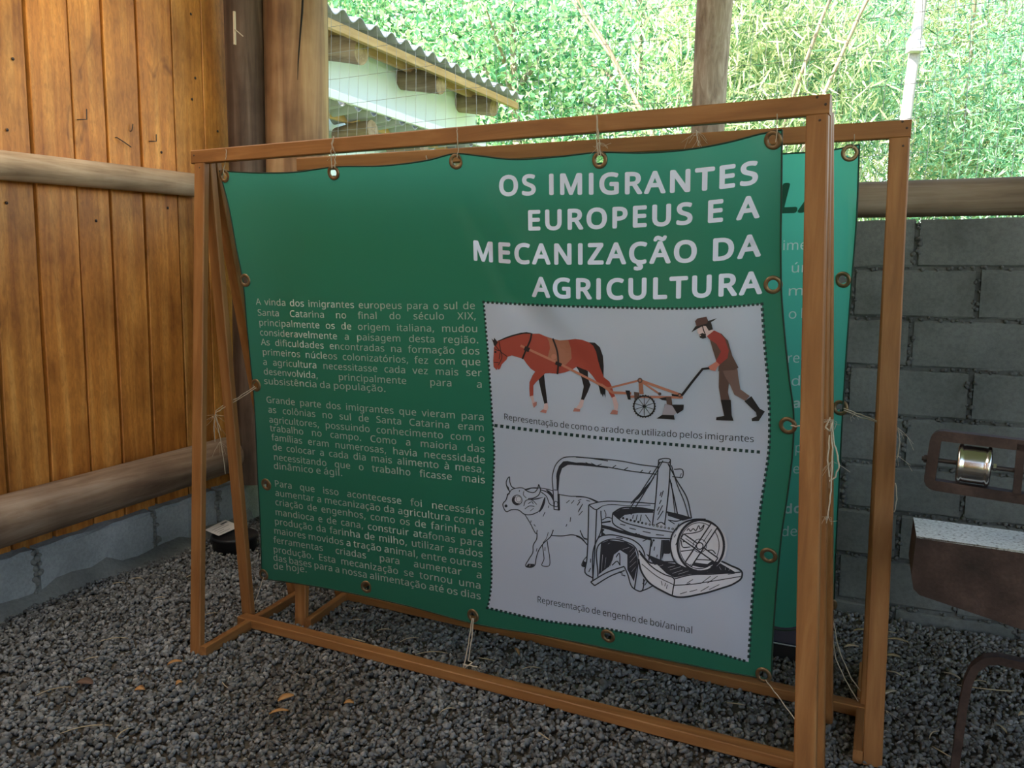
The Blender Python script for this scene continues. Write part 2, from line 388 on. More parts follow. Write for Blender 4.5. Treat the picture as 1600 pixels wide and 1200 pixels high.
# back wall: concrete blocks up to 1.45 m
bw = MB(); bm = MB(); CH = .1765
for r in range(9):
    z1 = 1.452-CH*r; z0 = z1-CH+.013
    x = -3.4+(.0 if r % 2 else .2)
    hx = hitY(1515, 630, YB)[0] if r % 2 else hitY(1515, 630, YB)[0]-.2
    x = hx-.4*9
    while x < 4.2:
        a, b = x+.009, x+.4-.009; x += .4
        if b < -2.70: continue
        a = max(a, -2.738)
        e = .0025*rng.normal(size=4); dy = .002*rng.normal()
        n = 6; vs = []
        for i in range(n+1):
            X = a+(b-a)*i/n; e = .0018*rng.normal(size=4)
            vs += [(X, YB+.14, z0), (X, YB+dy+.006+e[0], z0+e[1]), (X, YB+dy+e[2], z0+.007), (X, YB+dy+e[2], z1-.007), (X, YB+dy+.006, z1+e[3]), (X, YB+.14, z1)]
        fs = [[k*6+j, (k+1)*6+j, (k+1)*6+(j+1) % 6, k*6+(j+1) % 6] for k in range(n) for j in range(6)]
        fs += [[j for j in range(6)], [n*6+j for j in (5, 4, 3, 2, 1, 0)]]
        bw.add(vs, fs)
        for q in range(12):
            c = np.array([b+.009+random.uniform(-.012, .012), YB+random.uniform(-.001, .008), random.uniform(z0, z1)]); rr = random.uniform(.006, .012)
            bm.lathe(c, (random.uniform(-1, 1), .4, random.uniform(-1, 1)), [(-rr*.6, .001), (-rr*.3, rr*.8), (rr*.3, rr), (rr*.7, .001)], 6)
        if r < 8:
            for q in range(20):
                c = np.array([random.uniform(a, b), YB+random.uniform(.001, .010), z0-.006+random.uniform(-.006, .006)]); rr = random.uniform(.005, .011)
                bm.lathe(c, (random.uniform(-1, 1), .3, .3), [(-rr*.6, .001), (-rr*.3, rr*.7), (rr*.3, rr*.7), (rr*.9, .001)], 6)
bm.beam((-2.74, YB+.076, .68), (4.2, YB+.076, .68), (0, 0, 1), .13, 1.52)
wall_back = tag(bw.build('wall_back', M['block_shaded']), kind='structure'); bm.build('mortar', M['mortar_shaded'], wall_back)
# the shed's other sides, out of the picture: half wall on the right, roof with eaves
wr = MB(); wr.beam((3.1, -2.6, .65), (3.1, 3.56, .65), (0, 0, 1), .14, 1.30)
tag(wr.build('wall_right', M['block']), kind='structure')
wf = MB(); x = -3.2
while x < .9:
    wf.beam((x+.1, -2.6, 0), (x+.1, -2.6, 3.2), (0, 1, 0), .19, .025); x += .2
tag(wf.build('wall_front', M['plank']), kind='structure')
SKX0, SKX1, SKY0, SKY1 = -3.15, -1.95, -.4, 2.5        # unseen translucent sheet, added to brighten the upper plank wall
def roof_z(Y): return 3.25-.4*(Y+1.2)/5.35
def roof_part(b, x0, x1, y0, y1, dz=0.):
    n = max(2, int((x1-x0)/.05)); vs = []
    for i in range(n+1):
        X = x0+(x1-x0)*i/n; z = .02*math.sin(X*2*math.pi/.177)+dz
        vs += [(X, y0, roof_z(y0)+z), (X, y1, roof_z(y1)+z)]
    b.add(vs, [[2*i, 2*i+2, 2*i+3, 2*i+1] for i in range(n)], 0, True)
rf = MB()
roof_part(rf, -3.3, SKX0, -2.6, 3.8); roof_part(rf, SKX1, 3.5, -2.6, 3.8); roof_part(rf, SKX0, SKX1, -2.6, SKY0); roof_part(rf, SKX0, SKX1, SKY1, 3.8)
ceil = tag(rf.build('ceiling', M['roof_in']), kind='structure')
b = MB(); roof_part(b, SKX0-.02, SKX1+.02, SKY0-.05, SKY1+.05, .012); b.build('added_light_sheet', M['light_sheet'], ceil)

# log rails and posts
Yc = 3.30
def rail(name, cat, label, p0, p1, r0, r1, m_, seed, seg=40, amp=.07, bend=.006):
    return tag(wobble_log(p0, p1, r0, r1, seg, 24, amp, bend, seed).build(name, M[m_]), label, cat)
rail('log_rail', 'rail', 'pale grey round log rail fixed across the plank wall', LW(-1.6, .012, 1.52), LW(3.10, .012, 1.642), .054, .053, 'log_y', 3)
rail('log_rail', 'rail', 'thick brown round log lying along the foot of the plank wall', LW(-1.6, .05, .305), LW(3.16, .05, .382), .105, .090, 'log_base', 4)
rail('log_rail', 'rail', 'weathered grey round log laid along the top of the concrete block wall', (-2.70, YB+.07, 1.531), (4.1, YB+.07, 1.528), .062, .065, 'log_x', 5, 60, .05, .004)
corner_log = tag(wobble_log((-2.915, YB+.06, 0), (-2.878, YB+.06, 2.82), .152, .150, 40, 28, .05, .006, 6).build('log_post', M['log_z']), 'thick round peeled log post in the corner beside the wire mesh', 'post')
b = MB(); b.tube([hitY(x, y, YB-.072) for x, y in [(474, -25), (472, 20), (469, 55), (466, 95), (465, 125)]], [.005, .005, .004, .003, .001], 6); b.build('crack', M['gap_shade'], corner_log)
tag(wobble_log((-3.068, 3.335, .209), (-3.055, 3.335, 2.86), .095, .09, 40, 24, .07, .004, 9).build('log_post', M['log_dark']), 'dark weathered log post between the plank wall and the peeled corner post', 'post')
b = MB(); b.beam(hitX(366, 18, -2.955), hitX(367, 70, -2.955), (1, 0, 0), .012, .01); b.beam(hitX(366, 45, -2.95), hitX(380, 57, -2.93), (1, 0, 0), .004, .004)
b.build('wood_splinter', M['pale_chip'], bpy.data.objects['log_post.001'])
P0, P1 = hitY(1118, 0, YB+.12), hitY(1109, 165, YB+.12)
dirp = (P1-P0)/(P0[2]-P1[2])
top = P0+dirp*(P0[2]-2.82); bot = P0+dirp*(P0[2]-1.458)
tag(wobble_log(bot, top, .064, .072, 40, 26, .06, .004, 12).build('log_post', M['log_grey']), 'rough grey brown log post standing on the block wall behind the top bars', 'post')

# wire mesh in the opening above the block wall
wm = MB(); ym = YB+.215
def bent(X, Y, z): return (X+.012*math.sin(z*4+X*3), Y+.008*math.sin(X*2.3+z*3), z+.012*math.sin(X*2.7))
X = -2.85
while X < 2.6:
    wm.tube([bent(X, ym, z) for z in np.linspace(1.40, 2.80, 8)], .0010, 4, cap=False); X += .054
z = 1.46
while z < 2.8:
    wm.tube([bent(X, ym-.0015, z) for X in np.linspace(-2.85, 2.6, 50)], .0010, 4, cap=False); z += .125
tag(wm.build('wire_mesh', M['wire']), 'galvanised wire mesh screen stretched across the opening above the block wall', 'wire mesh')

# ------------------------------------------------------------------ gravel (nobody could count it)
def icosa():
    t = (1+5**.5)/2
    v = np.array([(-1, t, 0), (1, t, 0), (-1, -t, 0), (1, -t, 0), (0, -1, t), (0, 1, t), (0, -1, -t), (0, 1, -t), (t, 0, -1), (t, 0, 1), (-t, 0, -1), (-t, 0, 1)], float)
    f = np.array([(0, 11, 5), (0, 5, 1), (0, 1, 7), (0, 7, 10), (0, 10, 11), (1, 5, 9), (5, 11, 4), (11, 10, 2), (10, 7, 6), (7, 1, 8), (3, 9, 4), (3, 4, 2), (3, 2, 6), (3, 6, 8), (3, 8, 9), (4, 9, 5), (2, 4, 11), (6, 2, 10), (8, 6, 7), (9, 8, 1)])
    return v/np.linalg.norm(v[0]), f
IV, IF = icosa()
def gravel():
    n = 112000
    P = np.stack([rng.uniform(-3.25, 2.2, n), rng.uniform(.6, 3.41, n), np.zeros(n)], 1)
    q, z = project(P)
    keep = (q[:, 0] > -300) & (q[:, 0] < 2400) & (q[:, 1] < 1500) & (P[:, 0] > -3.03-.077*(P[:, 1]-1.95)+.03)
    P = P[keep]; n = len(P)
    size = .0052+.0060*rng.random(n)**1.5; size[rng.random(n) < .03] *= 1.5
    sc = size[:, None]*np.stack([rng.uniform(.8, 1.35, n), rng.uniform(.7, 1.1, n), rng.uniform(.45, .85, n)], 1)
    A = rng.normal(size=(n, 4)); A /= np.linalg.norm(A, axis=1)[:, None]
    A[:, 1:3] *= .75; A /= np.linalg.norm(A, axis=1)[:, None]
    w_, x, y, zq = A.T
    R = np.stack([np.stack([1-2*(y*y+zq*zq), 2*(x*y-zq*w_), 2*(x*zq+y*w_)], 1), np.stack([2*(x*y+zq*w_), 1-2*(x*x+zq*zq), 2*(y*zq-x*w_)], 1), np.stack([2*(x*zq-y*w_), 2*(y*zq+x*w_), 1-2*(x*x+y*y)], 1)], 1)
    VV = IV[None]*(1+rng.uniform(-.32, .22, (n, 12, 1)))*sc[:, None]
    VV = np.einsum('nij,nkj->nki', R, VV)
    lift = size*.45*rng.random(n)+.002*np.sin(P[:, 0]*9)*np.sin(P[:, 1]*8)
    VV += P[:, None]; VV[:, :, 2] += lift[:, None]
    FF = (IF[None]+12*np.arange(n)[:, None, None]).reshape(-1, 3)
    me = bpy.data.meshes.new('gravel'); nv, nf = n*12, len(FF)
    me.vertices.add(nv); me.vertices.foreach_set('co', VV.reshape(-1)); me.loops.add(nf*3); me.loops.foreach_set('vertex_index', FF.reshape(-1).astype(np.int32))
    me.polygons.add(nf); me.polygons.foreach_set('loop_start', np.arange(0, nf*3, 3, dtype=np.int32))
    me.update(calc_edges=True); me.materials.append(M['gravel'])
    o = bpy.data.objects.new('gravel', me); COL.objects.link(o)
    tag(o, 'grey crushed stone gravel covering the floor of the shed', 'gravel', kind='stuff')
gravel()

# ------------------------------------------------------------------ display stands
def stand(label, TL, TR, H, feetL, feetR, railL, railR, seeds):
    """TL, TR: front top corners of the top bar; feet: A, B, C leg centres on the ground at each end"""
    TL, TR = np.array(TL), np.array(TR)
    mid = (TL+TR)/2
    st = thing('display_stand', (mid[0], mid[1]+.15, 0), label, 'display stand')
    d = TR-TL; d[2] = 0; d /= np.linalg.norm(d)
    nrm = np.array([-d[1], d[0], 0])
    b = MB(); off = nrm*.0125-np.array([0, 0, .0215])
    b.beam(TL+off, TR+off, (0, 0, 1), .025, .043); b.build('top_bar', M['pine_x'], st)
    for end, feet in ((TL+d*.036, feetL), (TR-d*.026, feetR)):
        for k, ft in enumerate(feet):
            tp = end+nrm*(.0125+.0250*k)-np.array([0, 0,   .043 if k == 0 else (.012 if k == 1 else .03)])
            b = MB(); b.beam((ft[0], ft[1], 0), tp, d, .023, .047)      # up = along the bar: 47 mm face to the front
            b.build('leg', M['pine_z'], st)
        a, c = np.array([*feet[0], .018]), np.array([*feet[2], .018]); s_ = .036 if end[0] < mid[0] else -.036
        sh = np.array([s_, 0, 0]); u = (c-a)/np.linalg.norm(c-a)
        b = MB(); b.beam(a+sh-u*.012, c+sh+u*.012, (0, 0, 1), .024, .036); b.build('base_strut', M['pine_y'], st)
    b = MB(); b.beam(railL, railR, (0, 0, 1), .045, .032); b.build('bottom_rail', M['pine_x'], st)
    return st
FTL, FTR, HH = (-2.224, 2.162, 1.642), (-.25, 2.054, 1.642), 1.642
fl = [(-2.150, 2.04), (-2.193, 2.330), (-2.212, 2.60)]
fr = [(-.212, 1.935), (-.228, 2.245), (-.237, 2.51)]
front = stand('front wooden A-frame stand carrying the banner with the large white title', FTL, FTR, HH, fl, fr, (-2.19, 2.291, .022), (-.236, 2.214, .022), 1)
RTL, RTR = (-1.986, 2.396, 1.634), (-.102, 2.431, 1.637)
rl = [(-2.000, 2.385), (-2.045, 2.675), (-2.085, 2.93)]
rr_ = [(-.098, 2.335), (-.128, 2.605), (-.128, 2.88)]
rear = stand('second wooden A-frame stand placed behind the front banner', RTL, RTR, HH, rl, rr_, (-2.045, 2.664, .022), (-.135, 2.590, .022), 2)

def stand_nails(st, pts, Yp):
    for x, y in pts:
        P = hitY(x, y, Yp(x)); b = MB(); b.lathe(P, (0, -1, 0), [(-.002, .003), (.0008, .003), (.0012, .0004)], 8); b.build('nail_head', M['nail'], st)
stand_nails(front, [(1277, 152), (1290, 163), (1281, 188), (1280, 223), (303, 243), (312, 262)], lambda x: 2.162-.108*(x-298)/999)
stand_nails(rear, [(1410, 190), (1417, 200), (1409, 262), (1411, 228)], lambda x: 2.431)
# ------------------------------------------------------------------ front banner
FA, FB, FC = 2.184-.0547*2.224+.19, -.0547, -.19/1.6
GA, GB, GC = 2.418+.0186*1.986+.20, .0186, -.20/1.6
def gaussline(x, y, a, b, w):
    ax, ay = a; bx, by = b; dx, dy = bx-ax, by-ay; l = math.hypot(dx, dy); ux, uy = dx/l, dy/l
    s_ = (x-ax)*ux+(y-ay)*uy; n_ = -(x-ax)*uy+(y-ay)*ux
    e = np.where(s_ < 0, s_, np.where(s_ > l, s_-l, 0))
    return np.exp(-(n_/w)**2-(e/(w*1.6))**2)
def gauss(x, y, c, sx, sy): return np.exp(-((x-c[0])/sx)**2-((y-c[1])/sy)**2)
def swell(x, y):                   # how far the cloth billows towards the viewer (m)
    d = -.016*gauss(x, y, (570, 370), 120, 90)+.012*gauss(x, y, (620, 700), 190, 150)+.008*gauss(x, y, (1000, 560), 170, 70)
    d += .009*gaussline(x, y, (415, 300), (470, 520), 24)-.007*gaussline(x, y, (470, 300), (520, 480), 22)
    d += -.010*gaussline(x, y, (735, 330), (800, 455), 17)+.008*gaussline(x, y, (775, 330), (850, 455), 22)
    d += -.006*gaussline(x, y, (960, 640), (1190, 980), 45)+.006*gaussline(x, y, (1150, 520), (1140, 980), 30)
    d += -.006*gaussline(x, y, (820, 480), (905, 560), 24)+.005*gaussline(x, y, (860, 490), (960, 600), 30)
    d += .004*gaussline(x, y, (455, 470), (478, 570), 10)-.004*gaussline(x, y, (560, 840), (740, 760), 25)
    top = 262-(x-343)*.071
    d += .0028*np.sin(x/19.+.6*np.sin(y/60.))*np.exp(-np.clip(y-top, 0, 999)/120.)
    d += .0022*np.sin(x/41.+y/70.)+.0018*np.sin(y/37.-x/90.)
    return d*1.4
def S(x, y, lift=0.):              # point of the front banner under that pixel, lifted off the cloth
    P = hitP(x, y, FA, FB, FC); d = ray(x, y); d = d/np.linalg.norm(d)
    return P-d*(float(swell(np.float64(x), np.float64(y)))+lift)
def rear_swell(x, y): return .006*np.sin(x/23.+y/200.)+.005*np.sin(y/90.)+.012*gaussline(x, y, (1328, 330), (1318, 800), 10)
def S2(x, y, lift=0.):
    P = hitP(x, y, GA, GB, GC); d = ray(x, y); d = d/np.linalg.norm(d)
    return P-d*(float(rear_swell(np.float64(x), np.float64(y)))+lift)
def many(fn):
    a, b, c, sw = (FA, FB, FC, swell) if fn is S else (GA, GB, GC, rear_swell)
    def go(x, y, lift):
        x, y, lift = np.asarray(x, float), np.asarray(y, float), np.broadcast_to(lift, np.shape(x))
        d = FX[None]+((x-800)/FPX)[:, None]*RX+((600-y)/FPX)[:, None]*UX
        t_ = (a+b*EYE[0]+c*EYE[2]-EYE[1])/(d[:, 1]-b*d[:, 0]-c*d[:, 2])
        ln_ = np.linalg.norm(d, axis=1)
        return EYE+d*(t_-(sw(x, y)+lift)/ln_)[:, None]
    return go
def crv(pts, n):
    pts = np.array(pts, float); l = np.r_[0, np.cumsum(np.hypot(*np.diff(pts, axis=0).T))]; l /= l[-1]
    t = np.linspace(0, 1, n); k = len(pts); out = np.zeros((n, 2))
    m_ = np.gradient(pts, l, axis=0)
    for i, tt in enumerate(t):
        j = min(np.searchsorted(l, tt, 'right')-1, k-2); h = l[j+1]-l[j]; s_ = (tt-l[j])/h
        out[i] = (2*s_**3-3*s_**2+1)*pts[j]+(s_**3-2*s_**2+s_)*h*m_[j]+(-2*s_**3+3*s_**2)*pts[j+1]+(s_**3-s_**2)*h*m_[j+1]
    return out
def coons(T, B, Lf, Rt):
    nu, nv = len(T), len(Lf); u = np.linspace(0, 1, nu)[None, :, None]; v = np.linspace(0, 1, nv)[:, None, None]
    return (1-v)*T[None]+v*B[None]+(1-u)*Lf[:, None]+u*Rt[:, None]-((1-u)*(1-v)*T[0]+u*(1-v)*T[-1]+(1-u)*v*B[0]+u*v*B[-1])
def sheet(G, fn, lift=0., holes=(), hr=0.):
    nv, nu = G.shape[:2]
    V = many(fn)(G.reshape(-1, 2)[:, 0], G.reshape(-1, 2)[:, 1], lift)
    H3 = [fn(x, y, lift) for x, y in holes]; F = []
    for j in range(nv-1):
        for i in range(nu-1):
            q = [j*nu+i, (j+1)*nu+i, (j+1)*nu+i+1, j*nu+i+1]
            F.append(q)
    if H3:
        Cn = V[np.array(F)].mean(1); ok = np.ones(len(F), bool)
        for h in H3: ok &= np.linalg.norm(Cn-h, axis=1) >= hr
        F = [q for q, k in zip(F, ok) if k]
    return V, F
TOP = [(343, 267), (400, 270), (460, 269), (521, 261), (600, 259), (670, 250), (713, 240), (745, 243), (800, 249), (870, 245), (937, 238), (1000, 239), (1080, 233), (1140, 222), (1190, 209), (1222, 203)]
RIGHT = [(1222, 203), (1221, 300), (1220, 400), (1221, 455), (1225, 510), (1233, 590), (1240, 645), (1239, 700), (1231, 770), (1222, 830), (1214, 910), (1208, 990), (1205, 1062)]
LEFT = [(343, 267), (357, 320), (370, 390), (379, 435), (386, 510), (392, 570), (396, 610), (400, 680), (403, 750), (406, 800), (408, 850), (409, 904)]
BOT = [(409, 904), (480, 914), (573, 932), (650, 950), (739, 974), (850, 993), (950, 1013), (1060, 1035), (1130, 1049), (1205, 1062)]
EYE_F = [(351, 275), (521, 270), (713, 252), (937, 250), (1208, 219), (383, 438), (400, 602), (416, 757), (412, 898), (573, 917), (739, 962), (950, 994), (1193, 1055), (1208, 445), (1231, 665), (1201, 868)]
NU, NV = 240, 190
G = coons(crv(TOP, NU), crv(BOT, NU), crv(LEFT, NV), crv(RIGHT, NV))
banner = thing('banner', S(780, 975)*np.array([1, 1, 1]), 'front green banner with white title, text and two farm pictures', 'banner')
V, F = sheet(G, S, 0, EYE_F, .0135)
make('sheet', V, F, [M['green']], banner, smooth=True)
b = MB()
for edge in (TOP, RIGHT, BOT, LEFT):
    b.tube([S(x, y, .0005) for x, y in crv(edge, 160)], .0022, 6)
b.build('hem', M['hem'], banner)
def eyelet(fn, x, y, parent, lift=.0012, r=.0218):
    P, Px, Py = fn(x, y, lift), fn(x+6, y, lift), fn(x, y+6, lift)
    n = np.cross(Px-P, Py-P); n /= np.linalg.norm(n)
    if n@(EYE-P) < 0: n = -n
    n = n+rng.normal(size=3)*.08
    b = MB(); b.lathe(P, n, [(-.002, .0118), (.0010, .0116), (.0024, .0128), (.0028, .0165), (.0024, .0200), (.0006, r), (-.002, r), (-.002, .0118)], 28)
    b.build('eyelet', M['brass'], parent)
for x, y in EYE_F: eyelet(S, x, y, banner)

# ---- printing on the front banner
class Print:
    """flat ink laid on the cloth: polygons and strokes given on the banner picture"""
    def __init__(s, fn=S): s.v = []; s.f = []; s.m = []; s.fn = fn; s.mats = []; s.cache = 0
    def mi(s, m_):
        if m_ not in s.mats: s.mats.append(m_)
        return s.mats.index(m_)
    def tris(s, P, T, m_, lift, maxe=14):
        P = [tuple(p) for p in P]; T = [tuple(t) for t in T]; mid = {}
        for _ in range(5):
            out = []; ch = False
            longe = set()
            for t in T:
                for a, b_ in ((t[0], t[1]), (t[1], t[2]), (t[2], t[0])):
                    if math.hypot(P[a][0]-P[b_][0], P[a][1]-P[b_][1]) > maxe: longe.add((min(a, b_), max(a, b_)))
            if not longe: break
            def md(a, b_):
                k = (min(a, b_), max(a, b_))
                if k not in longe: return None
                if k not in mid: mid[k] = len(P); P.append(((P[a][0]+P[b_][0])/2, (P[a][1]+P[b_][1])/2))
                return mid[k]
            for a, b_, c in T:
                x, y, z = md(a, b_), md(b_, c), md(c, a)
                k = (x is not None)+(y is not None)+(z is not None)
                if k == 0: out.append((a, b_, c))
                elif k == 3: out += [(a, x, z), (x, b_, y), (z, y, c), (x, y, z)]
                elif k == 1:
                    if x is not None: out += [(a, x, c), (x, b_, c)]
                    elif y is not None: out += [(a, b_, y), (a, y, c)]
                    else: out += [(a, b_, z), (z, b_, c)]
                else:
                    if x is None: out += [(a, b_, y), (a, y, z), (z, y, c)]
                    elif y is None: out += [(a, x, z), (x, b_, c), (x, c, z)]
                    else: out += [(a, x, y), (x, b_, y), (a, y, c)]
            T = out
        n = len(s.v); s.v += [(x, y, lift) for x, y in P]
        k = s.mi(m_)
        for t in T: s.f.append([i+n for i in t]); s.m.append(k)
    def poly(s, pts, m_, lift):
        T = tessellate_polygon([[Vector((x, y, 0)) for x, y in pts]]); s.tris(pts, T, m_, lift)
    def stroke(s, pts, wd, m_, lift, smooth=True, taper=False):
        pts = [tuple(p) for p in pts]
        if smooth and len(pts) > 2: pts = crv(pts, max(8, (len(pts)-1)*6))
        pts = np.array(pts, float); n = len(pts)
        d = np.zeros_like(pts)
        d[1:-1] = pts[2:]-pts[:-2]; d[0] = pts[1]-pts[0]; d[-1] = pts[-1]-pts[-2]
        d /= np.hypot(*d.T)[:, None]+1e-9; nn_ = np.stack([-d[:, 1], d[:, 0]], 1)
        ww = np.full(n, wd/2)
        if taper: ww = ww*np.clip(1.15*np.sin(np.linspace(.25, math.pi-.25, n)), .25, 1)
        Q = np.concatenate([pts+nn_*ww[:, None], pts-nn_*ww[:, None]])
        T = []
        for i in range(n-1): T += [(i, i+1, n+i+1), (i, n+i+1, n+i)]
        s.tris(Q, T, m_, lift, 16)
    def disc(s, c, r, m_, lift, n=14, ry=None):
        ry = ry or r
        pts = [(c[0]+r*math.cos(t), c[1]+ry*math.sin(t)) for t in np.linspace(0, 2*math.pi, n, endpoint=False)]; s.poly(pts, m_, lift)
    def ring(s, c, rx, ry, wd, m_, lift, n=40):
        pts = [(c[0]+rx*math.cos(t), c[1]+ry*math.sin(t)) for t in np.linspace(0, 2*math.pi, n+1)]; s.stroke(pts, wd, m_, lift, False)
    def build(s, name, parent):
        q = np.array(s.v); return make(name, many(s.fn)(q[:, 0], q[:, 1], q[:, 2]), s.f, [M[k] for k in s.mats], parent, s.m, False)
class Zoom:
    """same, with coordinates read off an enlarged crop"""
    def __init__(s, p, ox, oy, k): s.p, s.o, s.k = p, (ox, oy), k
    def c(s, pts): return [(s.o[0]+x/s.k, s.o[1]+y/s.k) for x, y in pts]
    def poly(s, pts, m_, lift): s.p.poly(s.c(pts), m_, lift)
    def stroke(s, pts, wd, m_, lift, smooth=True, taper=False): s.p.stroke(s.c(pts), wd*(1.3 if m_ == 'ink' else 1)/s.k, m_, lift, smooth, taper)
    def disc(s, c, r, m_, lift, ry=None): s.p.disc(s.c([c])[0], r/s.k, m_, lift, 14, ry and ry/s.k)
    def ring(s, c, rx, ry, wd, m_, lift): s.p.ring(s.c([c])[0], rx/s.k, ry/s.k, wd/s.k, m_, lift)

